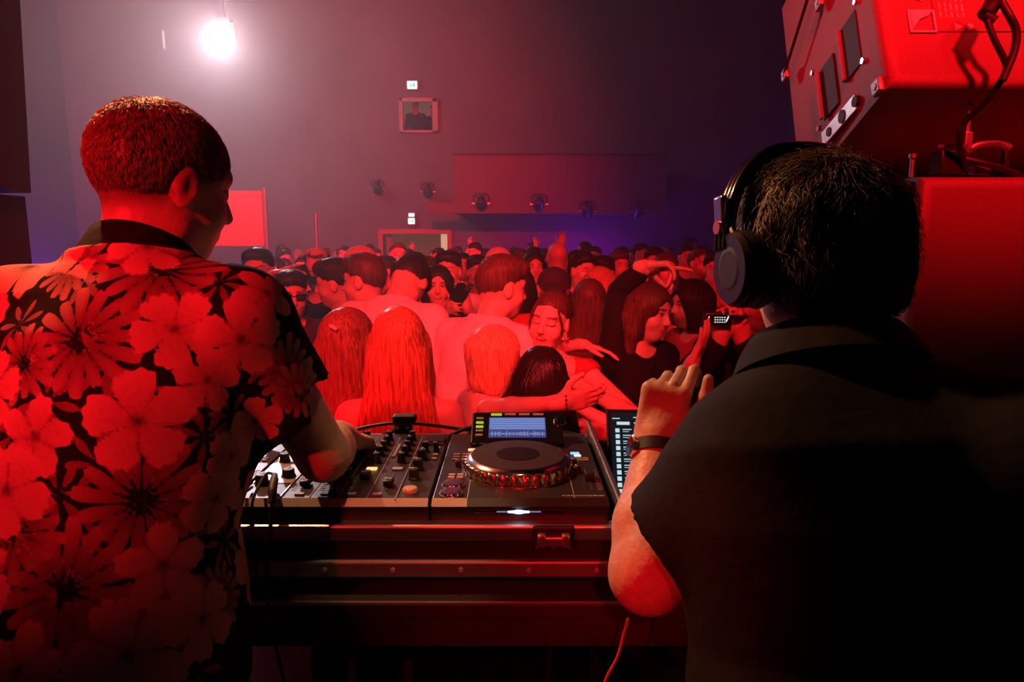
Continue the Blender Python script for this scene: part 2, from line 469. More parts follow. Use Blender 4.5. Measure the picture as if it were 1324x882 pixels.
def sdf_mesh(prims, res, ref=(), disp=None):
    """ref: list of (centre, half_size, res) boxes meshed more finely. Returns V, F."""
    us = [p for p in prims if p[4] == 'u']
    lo = np.min([p[1] for p in us], 0) - res * 2.2
    hi = np.max([p[2] for p in us], 0) + res * 2.2
    ax = [axis(lo[i], hi[i], res, [(c[i] - hs, c[i] + hs, r) for c, hs, r in ref]) for i in range(3)]
    X, Y, Z = ax
    D = np.full((len(X), len(Y), len(Z)), 0.5, np.float32)
    for f, l, h, k, op in prims:
        if l is None:
            sl = [(0, len(a)) for a in ax]
        else:
            mg = max(res * 2.5, k * 1.2)
            sl = [(max(0, int(np.searchsorted(ax[i], l[i] - mg)) - 1), min(len(ax[i]), int(np.searchsorted(ax[i], h[i] + mg)) + 1)) for i in range(3)]
            if any(b <= a for a, b in sl): continue
        (a0, a1), (b0, b1), (c0, c1) = sl
        d = f(X[a0:a1, None, None], Y[None, b0:b1, None], Z[None, None, c0:c1]).astype(np.float32)
        cur = D[a0:a1, b0:b1, c0:c1]
        if op == 'u':
            g = np.clip(0.5 + 0.5 * (cur - d) / k, 0, 1)
            D[a0:a1, b0:b1, c0:c1] = cur + (d - cur) * g - k * g * (1 - g)
        else:  # subtract
            g = np.clip(0.5 + 0.5 * (-d - cur) / k, 0, 1)
            D[a0:a1, b0:b1, c0:c1] = cur + (-d - cur) * g + k * g * (1 - g)
    if disp is not None:
        D = D + disp(X[:, None, None], Y[None, :, None], Z[None, None, :]).astype(np.float32)
    ins = D < 0
    cnt = np.zeros(tuple(n - 1 for n in D.shape), np.int8)
    for i in (0, 1):
        for j in (0, 1):
            for q in (0, 1):
                cnt += ins[i:ins.shape[0] - 1 + i, j:ins.shape[1] - 1 + j, q:ins.shape[2] - 1 + q]
    act = np.argwhere((cnt > 0) & (cnt < 8))
    if len(act) == 0: return np.zeros((0, 3)), np.zeros((0, 4), int)
    vid = np.full(cnt.shape, -1, np.int32)
    vid[act[:, 0], act[:, 1], act[:, 2]] = np.arange(len(act))
    acc = np.zeros((len(act), 3)); num = np.zeros(len(act))
    cor = [(i, j, q) for i in (0, 1) for j in (0, 1) for q in (0, 1)]
    for p in cor:
        for a in range(3):
            if p[a]: continue
            r = list(p); r[a] = 1
            I0, I1 = act + np.array(p), act + np.array(r)
            d0, d1 = D[I0[:, 0], I0[:, 1], I0[:, 2]], D[I1[:, 0], I1[:, 1], I1[:, 2]]
            m = (d0 < 0) != (d1 < 0)
            t = np.where(m, d0 / np.where(m, d0 - d1, 1), 0)
            P0 = np.stack([ax[w][I0[:, w]] for w in range(3)], 1)
            P1 = np.stack([ax[w][I1[:, w]] for w in range(3)], 1)
            acc += m[:, None] * (P0 + (P1 - P0) * t[:, None]); num += m
    V = acc / num[:, None]
    F = []
    for a in range(3):
        b, c = (a + 1) % 3, (a + 2) % 3
        s0 = [slice(None)] * 3; s1 = [slice(None)] * 3
        s0[a], s1[a] = slice(0, -1), slice(1, None)
        ch = ins[tuple(s0)] != ins[tuple(s1)]
        E = np.argwhere(ch)
        E = E[(E[:, b] > 0) & (E[:, c] > 0) & (E[:, b] < D.shape[b] - 1) & (E[:, c] < D.shape[c] - 1)]
        if not len(E): continue
        q = []
        for ob, oc in ((-1, -1), (0, -1), (0, 0), (-1, 0)):
            J = E.copy(); J[:, b] += ob; J[:, c] += oc
            q.append(vid[J[:, 0], J[:, 1], J[:, 2]])
        q = np.stack(q, 1)
        flip = ~ins[E[:, 0], E[:, 1], E[:, 2]]
        q[flip] = q[flip][:, ::-1]
        F.append(q)
    F = np.concatenate(F)
    return V, F[(F >= 0).all(1)]

def smooth_mesh(V, F, n=1, w=0.5):
    e = np.concatenate([F[:, [0, 1]], F[:, [1, 2]], F[:, [2, 3]], F[:, [3, 0]]])
    e = np.concatenate([e, e[:, ::-1]])
    for _ in range(n):
        s = np.zeros_like(V); c = np.zeros(len(V))
        for i in range(3): s[:, i] = np.bincount(e[:, 0], V[e[:, 1], i], len(V))
        c = np.bincount(e[:, 0], minlength=len(V))
        V = V + w * (s / np.maximum(c, 1)[:, None] - V)
    return V

def paint(me, name, C):
    at = me.attributes.new(name, 'FLOAT_COLOR', 'POINT')
    at.data.foreach_set('color', np.asarray(C, np.float32).ravel())

def rot(axis_, deg):
    return np.array(Matrix.Rotation(math.radians(deg), 3, axis_ if isinstance(axis_, str) else Vector(axis_)))

# ------------------------------------------------------------------ people
TORSO_M = [(-.10, 0, 0, .150, .100), (0, 0, -.005, .168, .118), (.10, 0, 0, .158, .108), (.20, 0, .005, .152, .106),
           (.35, 0, 0, .168, .116), (.45, 0, -.008, .165, .106), (.51, 0, -.015, .130, .080), (.56, 0, -.018, .062, .058)]
TORSO_F = [(-.10, 0, 0, .145, .100), (0, 0, -.008, .168, .120), (.10, 0, 0, .140, .100), (.20, 0, .005, .118, .088),
           (.35, 0, .004, .138, .104), (.45, 0, -.006, .136, .090), (.51, 0, -.014, .105, .066), (.56, 0, -.018, .050, .048)]

def frame(yaw, pitch=0, roll=0):
    """columns right, forward, up; yaw 0 faces +Y (away from the camera); pitch > 0 leans forward; roll > 0 leans to the right"""
    return rot('Z', yaw) @ rot('X', -pitch) @ rot('Y', roll)

class Person:
    def __init__(s, head, yaw=0, sex='m', lean=4, roll=0, look=(0, 0, 0), bulk=1.0, base=FLOOR, arms=None, H=None, shoulder=1.0, legs_open=0.0, drop=0.0, sh=None):
        """head = world point of the head centre; look = head yaw/pitch/roll against the chest"""
        head = np.asarray(head, float)
        s.sex, s.yaw, s.bulk = sex, yaw, bulk
        s.T = frame(yaw, lean, roll)
        s.look = look
        s.HR = frame(yaw + look[0], look[1], look[2])
        s.head = head
        c = .91 + (s.T @ np.array([0, 0, .617]))[2] + (s.HR @ np.array([0, .012, .085]))[2]
        s.k = H / 1.75 if H else (head[2] - base) / c          # height follows from where head and floor are
        s.k = float(np.clip(s.k, 0.80, 1.16))
        k = s.k
        s.neck = s.head - s.HR @ np.array([0, 0.012, 0.085]) * k - s.T @ np.array([0, 0, 0.062]) * k
        s.pelvis = s.neck - s.T @ np.array([0, 0, .555]) * k
        s.base = base
        s.pos = np.array([s.pelvis[0], s.pelvis[1], base])
        sw = (0.178 if sex == 'm' else 0.150) * shoulder * (1 + 0.5 * (bulk - 1))
        s.sh = {q: s.pelvis + s.T @ np.array([g * sw, -0.012, .492 - drop]) * k for q, g in (('L', -1), ('R', 1))}
        if sh: s.sh.update({q: np.asarray(v, float) for q, v in sh.items()})
        t = 0.83 if sex == 'f' else 1.0
        t *= 1 + 0.6 * (bulk - 1)
        s.ra = [0.052 * t * k, 0.041 * t * k, 0.041 * t * k, 0.027 * t * k]
        s.arm = {}
        arms = arms or {}
        F = frame(yaw)
        for q, g in (('L', -1), ('R', 1)):
            a = arms.get(q)
            S = s.sh[q]
            if a is None:
                a = dict(w=S + F @ np.array([g * 0.09, 0.07, -0.50]) * k)
            up, fo = 0.295 * k, 0.255 * k
            if 'e' in a:
                E, W = np.asarray(a['e'], float), np.asarray(a['w'], float)
            else:
                W = np.asarray(a['w'], float)
                pole = F @ np.asarray(a.get('pole', (g * 0.7, -0.8, -0.6)), float)
                d = W - S; L = min(np.linalg.norm(d), (up + fo) * 0.995); dn = nrm(d)
                xx = (up * up - fo * fo + L * L) / (2 * L); hh = math.sqrt(max(up * up - xx * xx, 0))
                pp = nrm(pole - dn * (pole @ dn))
                E, W = S + dn * xx + pp * hh, S + dn * L
            d = nrm(a.get('d', W - E)); n = a.get('n', F @ np.array([-g, 0.1, 0]))
            n = nrm(np.asarray(n, float) - d * (np.asarray(n, float) @ d))
            s.arm[q] = dict(E=E, W=W, d=d, n=n, curl=a.get('curl', (25, 30, 20)), curls=a.get('curls'), thumb=a.get('thumb'), spread=a.get('spread', 0.0), hs=a.get('hs', 1.0))
        s.hip = {q: s.pelvis + F @ np.array([g * (0.088 + legs_open * 0.3), 0, -0.03]) * k for q, g in (('L', -1), ('R', 1))}
        s.ank = {q: np.array([*(s.pos + F @ np.array([g * (0.10 + legs_open), -0.01, 0]) * k)[:2], base + 0.085 * k]) for q, g in (('L', -1), ('R', 1))}
        s.knee = {q: (s.hip[q] * 0.5 + s.ank[q] * 0.5) + F @ np.array([0, 0.03, 0.0]) for q in 'LR'}
        s.torso = [(h * k, cx, cy * k, rx * k * bulk, ry * k * bulk ** (1.5 if bulk > 1.02 else 1)) for h, cx, cy, rx, ry in (TORSO_M if sex == 'm' else TORSO_F)]
        s.F = F
        s.trap = .052 * bulk

    def hl(s, *v):
        """head-local metres (right, forward, up) to world"""
        return s.head + s.HR @ (np.asarray(v, float) * s.k)

    def head_prims(s, det=1, smile=False, narrow=1.0):
        k = s.k; H = s.HR; p = s.hl
        w = (0.97 if s.sex == 'f' else 1.0) * narrow
        P = [ell(p(0, -.012, .032), np.array([.076 * w, .098, .088]) * k, H, 0.02),
             ell(p(0, .028, -.03), np.array([.060 * w, .064, .082]) * k, H, 0.025 * k),
             ell(p(0, .046, -.082), np.array([.036 * w, .038, .032]) * k, H, 0.025 * k)]
        if s.sex == 'm': P.append(cone(p(-.045, .01, -.066), p(.045, .01, -.066), .022 * k, .022 * k, 0.03 * k))
        if det:
            P += [cone(p(-.036, .070, .036), p(.036, .070, .036), .013 * k, .013 * k, 0.018 * k)]
            for g in (-1, 1):
                P += [ell(p(g * .036, .056, -.028), np.array([.026, .026, .026]) * k, H, 0.02 * k),
                      ell(p(g * .031, .098, .010), np.array([.019, .016, .012]) * k, H, 0.012 * k, 's'),
                      ell(p(g * .031, .072, .010), np.array([.014, .014, .0135]) * k, H, 0.003 * k)]
            P += [cone(p(0, .084, .022), p(0, .106, -.020), .0075 * k, .0115 * k, 0.010 * k),
                  cone(p(-.010, .092, -.026), p(.010, .092, -.026), .0085 * k, .0085 * k, 0.006 * k),
                  ell(p(0, .080, -.053), np.array([.026, .016, .014]) * k, H, 0.012 * k)]
            if smile:
                P += [ell(p(0, .099, -.055), np.array([.025, .014, .0075]) * k, H, 0.004 * k, 's'),
                      ell(p(0, .081, -.053), np.array([.021, .010, .006]) * k, H, 0.002 * k)]
            else:
                P += [cone(p(-.020, .095, -.053), p(.020, .095, -.053), .0022 * k, .0022 * k, 0.003 * k, 's')]
        for g in (-1, 1):
            E = H @ rot('Z', g * -18)
            P.append(ell(p(g * .077 * w, -.004, -.002), np.array([.0095, .019, .031]) * k, E, 0.008 * k))
            if det: P.append(ell(p(g * .088 * w, .000, .002), np.array([.006, .010, .018]) * k, E, 0.005 * k, 's'))
        nr = (.053 if s.sex == 'm' else .044) * k * (1 + .5 * (s.bulk - 1))
        P.append(cone(p(0, -.022, -.045), s.neck + s.T @ np.array([0, -.012, -.02]) * k, nr * .95, nr * 1.08, 0.03 * k))
        return P

    def hand_prims(s, q):
        a = s.arm[q]; k = s.k * (0.92 if s.sex == 'f' else 1.0) * a['hs']
        W, d, n = a['W'], a['d'], a['n']
        t = np.cross(n, d) if q == 'L' else np.cross(d, n)
        R = np.stack([t, d, n], 1)
        P = [rbx(W + d * .052 * k, np.array([.040, .048, .014]) * k, R, .013 * k, 0.012 * k),
             cone(W - d * .02 * k, W + d * .02 * k, .026 * k, .028 * k, 0.02 * k)]
        for i in range(4):
            L = np.array([.044, .028, .022]) * (.95, 1.06, .98, .78)[i] * k
            p = W + (d * (.094, .098, .094, .084)[i] + t * (.030, .0095, -.0105, -.0300)[i]) * k
            c = a['curls'][i] if a['curls'] else a['curl']
            ang = 0.0; sp = a['spread'] * (1.2, .35, -.35, -1.2)[i]
            dd = nrm(d + t * sp)
            for j in range(3):
                ang += math.radians(c[j])
                v = dd * math.cos(ang) + n * math.sin(ang)
                e = p + v * L[j]
                P.append(cone(p, e, (.0098, .0088, .0080)[j] * k, (.0088, .0080, .0070)[j] * k, 0.004 * k))
                p = e
        th = a['thumb'] or [(.80, .55, .25), (.45, .85, .30), (.25, .92, .25)]
        p = W + (d * .022 + t * .026) * k
        for j, (ct, cd, cn) in enumerate(th):
            v = nrm(t * ct + d * cd + n * cn)
            e = p + v * (.046, .034, .027)[j] * k
            P.append(cone(p, e, (.0150, .0120, .0105)[j] * k, (.0120, .0105, .0085)[j] * k, 0.010 * k if j == 0 else 0.005 * k))
            p = e
        return P

    def arm_prims(s, q, grow=0.0, upto=2.0, k_=0.025, loose=0.0):
        """upto 0..1 stops on the upper arm, 1..2 on the forearm (flat cut)"""
        a = s.arm[q]; r = [v + grow for v in s.ra]; S = s.sh[q]
        P = []
        cap = min(upto, 1.0) if upto < 1.0 else None
        P.append(cone(S, a['E'], r[0], r[1] + loose, k_, 'u', cap))
        if upto > 1.0:
            m = a['E'] * .65 + a['W'] * .35
            if upto >= 1.35:
                P.append(cone(a['E'], m, r[2], r[2] * 1.04, 0.012))
                P.append(cone(m, a['W'], r[2] * 1.04, r[3], 0.012, 'u', None if upto >= 2 else (upto - 1.35) / .65))
            else:
                P.append(cone(a['E'], m, r[2], r[2], 0.012, 'u', (upto - 1) / .35))
        return P

    def trunk_prims(s, grow=0.0, lo=None, hi=None):
        k = s.k
        P = [loft(s.pelvis, s.T, s.torso, 0.03, grow=grow, lo_cut=lo, hi_cut=hi)]
        nb = s.neck + s.T @ np.array([0, -.015, -.035]) * k
        for q, g in (('L', -1), ('R', 1)):
            P.append(cone(nb + s.T @ np.array([g * .04, 0, -.005]) * k, s.sh[q] + s.T @ np.array([0, 0, .004]), (s.trap * k + grow), s.ra[0] + grow, 0.035))
            if s.sex == 'f':
                P.append(ell(s.pelvis + s.T @ np.array([g * .066, .075, .365]) * k, np.array([.062, .060, .062]) * k + grow, s.T, 0.03))
        return P

    def body_prims(s, det=1, smile=False, hands=(1, 1), narrow=1.0):
        k = s.k
        P = s.trunk_prims()
        for q in 'LR':
            P += s.arm_prims(q)
            P.append(cone(s.hip[q], s.knee[q], .085 * k, .056 * k, 0.03))
            P.append(cone(s.knee[q], s.ank[q], .056 * k, .036 * k, 0.02))
            P.append(cone(s.ank[q] - np.array([0, 0, .04 * k]), s.ank[q] + s.F @ np.array([0, .15, -.052]) * k, .036 * k, .028 * k, 0.02))
        P += s.head_prims(det, smile, narrow)
        for q in 'LR': P += s.hand_prims(q)
        return P

    def top_prims(s, sleeve=0.62, grow=0.014, hem=-0.05, neck=(0.055, 0.05, 0.03), loose=0.012, hemgrow=0.0, strapless=None):
        k = s.k
        T2 = [(h, cx, cy, rx + (hemgrow * max(0, 1 - (h - hem) / .3) if h < .3 else 0), ry + (hemgrow * max(0, 1 - (h - hem) / .3) if h < .3 else 0)) for h, cx, cy, rx, ry in s.torso]
        if strapless:
            P = [loft(s.pelvis, s.T, T2, 0.03, grow=grow, lo_cut=hem * k, hi_cut=strapless * k)]
            for g in (-1, 1): P.append(ell(s.pelvis + s.T @ np.array([g * .066, .075, .365]) * k, np.array([.062, .060, .062]) * k + grow, s.T, 0.03))
            return P
        keep = s.torso; s.torso = T2
        P = s.trunk_prims(grow, lo=hem * k)
        s.torso = keep
        if sleeve:
            for q in 'LR': P += s.arm_prims(q, grow, sleeve, 0.03, loose)
        c = s.neck + s.T @ np.array([0, neck[1] * .55, neck[2]]) * k
        P.append(ell(c, np.array([.062 + neck[0] * .3, .066 + neck[1], .05 + neck[0] * .5]) * k, s.T @ rot('X', -25), 0.008, 's'))
        return P

    def trouser_prims(s, grow=0.012, waist=0.03, skirt=None):
        k = s.k
        P = [loft(s.pelvis, s.T, [t for t in s.torso if t[0] < 0.16 * k], 0.03, grow=grow, hi_cut=waist * k)]
        if skirt:
            mid = (s.hip['L'] + s.hip['R']) / 2
            P.append(loft(mid - np.array([0, 0, skirt * k]), frame(s.yaw), [(0, 0, 0, .20 * k, .15 * k), (skirt * k, 0, 0, .165 * k, .115 * k)], 0.03, grow=grow))
        else:
            for q in 'LR':
                P.append(cone(s.hip[q], s.knee[q], .085 * k + grow, .060 * k + grow, 0.03))
                P.append(cone(s.knee[q], s.ank[q] + np.array([0, 0, .0]), .060 * k + grow, .048 * k + grow, 0.02))
        return P

    def shoe_prims(s, q):
        k = s.k; a = s.ank[q]; g = np.array([a[0], a[1], s.base])
        f = lambda y, z: g + s.F @ np.array([0, y, z]) * k
        return [cone(f(-.045, .048), f(.06, .045), .044 * k, .040 * k, 0.02), cone(f(.06, .040), f(.165, .032), .042 * k, .030 * k, 0.02),
                rbx(f(.055, .012), np.array([.042, .135, .012]) * k, s.F, .008, 0.01), cone(f(-.02, .05), f(-.025, .11), .040 * k, .042 * k, 0.02),
                halfspace(g, (0, 0, -1), 0.003)]

    def tint(s, V, smile=False, brows=(.25, .16, .14), lips=(.80, .45, .45), eyes=True, shut=False, stubble=0.0):
        q = (V - s.head) @ s.HR / s.k
        C = np.ones((len(V), 4))
        x, y, z = np.abs(q[:, 0]), q[:, 1], q[:, 2]
        front = y > .05
        def put(m, c): C[m, :3] = c
        if stubble: put((z < -.035) & (y > -.02) & (z > -.15) & (np.abs(q[:, 0]) < .09), (1 - stubble,) * 3)
        put(front & (np.abs(z - .034 - (x - .03) * .05) < .0048) & (x > .012) & (x < .050), brows)
        if eyes and not shut:
            put(front & (((x - .031) / .016) ** 2 + ((z - .010) / .0075) ** 2 < 1), (.9, .9, .9))
            put(front & ((x - .031) ** 2 + (z - .010) ** 2 < .0062 ** 2), (.10, .07, .06))
        if eyes: put(front & (np.abs(z - (.0035 if shut else .0165) + ((x - .031) * 18) ** 2 * (-.010 if shut else .010)) < .0028) & (np.abs(x - .031) < .018), (.18, .12, .11))
        put(front & (((q[:, 0]) / .027) ** 2 + ((z + .054) / (.0150 if smile else .0100)) ** 2 < 1), lips)
        if smile:
            put(front & ((q[:, 0] / .022) ** 2 + ((z + .055) / .0075) ** 2 < 1), (.16, .06, .06))
            put(front & ((q[:, 0] / .018) ** 2 + ((z + .0515) / .0035) ** 2 < 1), (1.4, 1.6, 1.8))
        return C

    # ---- hair
    def hair_prims(s, style, length=0.30, vol=1.0, grow=0.0, flare=0.0):
        k = s.k; H = s.HR; p = s.hl
        w = 0.97 if s.sex == 'f' else 1.0
        g = .013 * vol + grow
        if style in ('short', 'crop'):
            c = .003 + grow
            P = [ell(p(0, -.0125, .035), np.array([.076 * w + c, .098 + c, .088 + c]) * k, H, 0.02)]
            if style == 'short':
                P.append(ell(p(0, .006, .088), np.array([.066 + .006 * vol, .090, .030 + .016 * vol]) * k, H, 0.035))
                P.append(ell(p(.012, .062, .096), np.array([.052, .034, .020 + .008 * vol]) * k, H @ rot('Y', 8), 0.025))
            P.append(halfspace(p(0, .086, .076), H @ nrm([0, .58, -.81]), 0.004, wob=.0035))
            P.append(ell(p(0, .128, -.004), np.array([.066, .075, .083]) * k, H, 0.012, 's'))
            for gg in (-1, 1): P.append(ell(p(gg * .084, .004, -.004), np.array([.020, .026, .040]) * k, H, 0.008, 's'))
            return P
        P = [ell(p(0, -.014, .034), np.array([.076 * w + g, .098 + g, .088 + g]) * k, H, 0.02)]
        if style == 'bob':
            P.append(loft(p(0, -.02, -.12), H, [(0, 0, 0, (.082 + g) * k, (.062 + g) * k), (.10 * k, 0, 0, (.088 + g) * k, (.088 + g) * k), (.17 * k, 0, 0, (.076 + g) * k, (.090 + g) * k)], 0.03))
            P.append(ell(p(0, .122, -.045), np.array([.060, .105, .130]) * k, H, 0.012, 's'))
            rl = np.random.default_rng(int(abs(s.head[0] * 1e4)))
            for t in np.linspace(math.radians(160), math.radians(380), 15):
                cx_, cy_ = math.cos(t), math.sin(t)
                P.append(cone(p(cx_ * (.072 + g * .6), -.02 + cy_ * (.058 + g * .6), -.085), p(cx_ * (.070 + g), -.02 + cy_ * (.054 + g), -.128 - rl.uniform(0, .030)), .020 * k, .004 * k, .008))
        elif style == 'long':
            Tm = s.T
            top = p(0, -.035, -.01)
            bk = s.neck + Tm @ np.array([0, -.085, -.05]) * k
            lowp = s.neck + Tm @ np.array([0, -.115, -.05 - length]) * k
            P.append(ell(p(0, -.035, -.045), np.array([.083 + g, .072 + g, .10]) * k, H, 0.03))
            ax_ = nrm(top - lowp); xr = nrm(Tm[:, 0] - ax_ * (Tm[:, 0] @ ax_)); R = np.stack([xr, np.cross(ax_, xr), ax_], 1)
            Lh = np.linalg.norm(top - lowp)
            P.append(loft(lowp, R, [(0, 0, .01 * k, (.092 + .3 * g + flare) * k, .022 * k), (Lh * .3, 0, .0, (.108 + g + flare) * k, .034 * k), (Lh * .62, 0, .0, (.098 + g + flare * .45) * k, .046 * k), (Lh * .85, 0, .0, (.085 + g) * k, .06 * k), (Lh, 0, 0, (.078 + g) * k, .07 * k)], 0.03))
            for gg in (-1, 1):
                P.append(cone(p(gg * .072, .005, .02), p(gg * .082, -.005, -.09), .026 * k, .024 * k, 0.02))
                P.append(cone(p(gg * .082, -.005, -.09), s.sh['L' if gg < 0 else 'R'] * .55 + s.neck * .45 + Tm @ np.array([0, .02, -.05]), .024 * k, .03 * k, 0.02))
            P.append(ell(p(0, .124, -.035), np.array([.060, .106, .122]) * k, H, 0.012, 's'))
        elif style in ('tied', 'ponytail', 'halfup'):
            P[0] = ell(p(0, -.014, .036), np.array([.076 * w + .003, .098 + .003, .088 + .006]) * k, H, 0.02)
            P.append(halfspace(p(0, .074, .082), H @ nrm([0, .66, -.75]), 0.004, wob=.002))
            P.append(ell(p(0, .128, .004), np.array([.064, .082, .094]) * k, H, 0.010, 's'))
            for gg in (-1, 1): P.append(ell(p(gg * .084, .004, -.004), np.array([.018, .024, .036]) * k, H, 0.008, 's'))
            for gg in (-1, 1):
                P.append(cone(p(gg * .050, .070, .068), p(gg * .071, .052, .0), .006 * k, .0045 * k, .006))
                P.append(cone(p(gg * .071, .052, .0), p(gg * .070, .040, -.065), .0045 * k, .002 * k, .004))
            P.append(cone(p(0, .085, .098), p(0, -.02, .133), .004 * k, .003 * k, .004, 's'))
            if style == 'tied': P.append(ell(p(0, -.115, .03), np.array([.036, .034, .036]) * k, H, 0.015))
            else:
                e = s.neck + s.T @ np.array([0, -.11, -.05 - length]) * k
                P.append(cone(p(0, -.105, .045), p(0, -.125, -.02), .024 * k, .032 * k, 0.02))
                P.append(cone(p(0, -.125, -.02), e, .034 * k, .018 * k, 0.02))
        return P

def strands(hair_me, flow, n, length, step, width, lift=0.002, jitter=0.15, taper=0.25, keep=None, seed=1):
    """ribbons of hair that follow the surface of a hair mesh (one mesh)"""
    rg = np.random.default_rng(seed)
    bvh = BVHTree.FromPolygons([v.co[:] for v in hair_me.vertices], [p.vertices[:] for p in hair_me.polygons])
    N = len(hair_me.vertices)
    co = np.empty(N * 3, np.float32); hair_me.vertices.foreach_get('co', co); co = co.reshape(-1, 3)
    idx = rg.integers(0, N, n)
    V, F = [], []
    for i in idx:
        p = Vector(co[i])
        if keep is not None and not keep(np.array(p)): continue
        L = length * rg.uniform(.6, 1.25); m = max(2, int(L / step))
        jt = rg.normal(0, jitter, 3)
        pts, nrs = [], []
        h = bvh.find_nearest(p)
        for q in range(m + 1):
            if h[0] is None: break
            nn = h[1]
            lf = lift * (0.3 + 1.4 * q / m) * rg.uniform(.7, 1.3)
            pts.append(h[0] + nn * lf); nrs.append(nn)
            v = Vector(flow(np.array(h[0])) + jt); v = v - nn * v.dot(nn)
            if v.length < 1e-5: break
            h = bvh.find_nearest(h[0] + v.normalized() * step)
        if len(pts) < 3: continue
        b0 = len(V)
        for q, (a, nn) in enumerate(zip(pts, nrs)):
            dv = (pts[min(q + 1, len(pts) - 1)] - pts[max(q - 1, 0)])
            sd = nn.cross(dv)
            if sd.length < 1e-9: sd = Vector((1, 0, 0))
            sd = sd.normalized() * width * (1 - (1 - taper) * (q / (len(pts) - 1)) ** 2) * .5
            V += [(a - sd)[:], (a + nn * width * .35)[:], (a + sd)[:]]
        for q in range(len(pts) - 1):
            o = b0 + q * 3
            F += [(o, o + 3, o + 4, o + 1), (o + 1, o + 4, o + 5, o + 2)]
    return np.array(V), np.array(F)

def merge(parts):
    V, F, o = [], [], 0
    for v, f in parts:
        if len(v) == 0: continue
        V.append(v); F.append(f + o); o += len(v)
    return np.concatenate(V), np.concatenate(F)

def folds(amp, fx=38, fz=26, seed=0):
    r = np.random.default_rng(seed); a = r.uniform(0, 6.28, 6)
    def f(x, y, z):
        w = np.sin(x * fx + 2.2 * np.sin(z * 7 + a[0]) + a[1]) * np.sin(z * fz * .35 + a[2] + y * 9)
        w = w + .7 * np.sin((x * .7 + z * .7) * fx * .8 + a[3] + 1.5 * np.sin(z * 11 + a[4]))
        return amp * w
    return f

def tufts(amp, f=150, seed=0):
    r = np.random.default_rng(seed); a = r.uniform(0, 6.28, 4)
    def g(x, y, z):
        return amp * (np.sin(x * f + 3 * np.sin(z * f * .25 + a[0])) * np.sin(y * f * .9 + 2 * np.sin(x * f * .3 + a[1])) + .6 * np.sin(z * f * .8 + a[2] + 2 * np.sin(y * f * .3)))
    return g

def make_person(p, label, group=None, res=0.012, head_res=None, hand_res=None, hair='short', hair_mat='hair_dark', hair_len=.3, hair_vol=1.0, hair_flare=0.0,
                top=None, top_mat='cloth_dark', bottom='trousers', bottom_mat='cloth_black', shoes='shoe', det=1, smile=False, shut=False,
                skin='skin', hair_strands=0, narrow=1.0, stubble=0.0, name='person', strand_len=.25, hands_fine='', hair_disp=None, seed=0, smooth=1, top_disp=.003):
    root = thing(name, label, 'person', tuple(p.pos), group)
    o = p.pos
    ref = []
    if head_res: ref.append((p.hl(0, .0, 0), .135 * p.k, head_res))
    for q in hands_fine: ref.append((p.arm[q]['W'] + p.arm[q]['d'] * .08, .105, hand_res))
    V, F = sdf_mesh(p.body_prims(det, smile, narrow=narrow), res, ref)
    V = smooth_mesh(V, F, smooth, .35)
    me = mesh_np('body', V - o, F)
    paint(me, 'tint', p.tint(V, smile, shut=shut, eyes=det > 0, stubble=stubble))
    link('body', me, M[skin], root)
    if hair:
        hres = min(res, .009) if head_res else res
        if head_res: hres = max(head_res * 1.2, .005)
        HV, HF = sdf_mesh(p.hair_prims(hair, hair_len, hair_vol, flare=hair_flare), hres, (), hair_disp or (tufts(.0013 if hair == 'short' else .0010, 130, seed) if hair in ('short', 'crop', 'tied') else None))
        HV = smooth_mesh(HV, HF, 1, .3)
        hm = mesh_np('hair', HV - o, HF)
        if hair_strands:
            crown = p.hl(0, -.05, .12) - o
            up = p.HR[:, 2]
            bun = p.hl(0, -.115, .03) - o
            def flow(q):
                if hair == 'tied': return nrm(bun - q)
                d = q - crown; d = d - up * (d @ up) * .3
                return nrm(d) * max(0, 1 - np.linalg.norm(q - crown) / .16) + np.array([0, 0, -1.0])
            SV, SF = strands(hm, flow, hair_strands, strand_len, .02, .0038, .0015, .12, seed=seed)
            if len(SV):
                HV2, HF2 = merge([(HV - o, HF), (SV, SF)])
                hm = mesh_np('hair', HV2, HF2)
        link('hair', hm, M[hair_mat], root)
    if top is not None:
        t = dict(top); nm = t.pop('name', 'shirt'); rs = t.pop('res', res)
        V, F = sdf_mesh(p.top_prims(**t), rs, (), folds(top_disp, seed=seed) if top_disp else None)
        link(nm, mesh_np(nm, smooth_mesh(V, F, 1, .3) - o, F), M[top_mat], root)
    if bottom:
        V, F = sdf_mesh(p.trouser_prims(skirt=.30 if bottom == 'skirt' else None), max(res, .014))
        link(bottom, mesh_np(bottom, V - o, F), M[bottom_mat], root)
    if shoes:
        for q in 'LR':
            V, F = sdf_mesh(p.shoe_prims(q), .012)
            link('shoe', mesh_np('shoe', V - o, F), M[shoes], root)
    return root

# ------------------------------------------------------------------ the hall
BACK = 18.0
def box_between(lo, hi):
    lo, hi = np.array(lo, float), np.array(hi, float)
    return B().box(tuple((lo + hi) / 2), tuple(hi - lo))
struct('floor', box_between((-11.5, 1.66, FLOOR - .1), (7.2, BACK + 3, FLOOR)), M['floor_hall'])
stage = struct('stage_floor', box_between((-4.5, -4.0, -.06), (4.5, 1.60, 0.0)), M['floor_stage'])
struct('trim_1', box_between((-4.5, 1.60, FLOOR), (4.5, 1.64, -0.001)), M['case_board'])
struct('ceiling', box_between((-11.5, -4.2, 8.0), (7.2, BACK + .3, 8.2)), M['ceiling'])
struct('wall_left', box_between((-11.5, -4.2, FLOOR - .1), (-11.3, BACK + .2, 8.0)), M['wall_dark'])
struct('wall_right', box_between((7.0, -4.2, FLOOR - .1), (7.2, BACK + .2, 8.0)), M['wall_dark'])
struct('wall_rear', box_between((-11.5, -4.4, FLOOR - .1), (7.2, -4.2, 8.0)), M['wall_dark'])
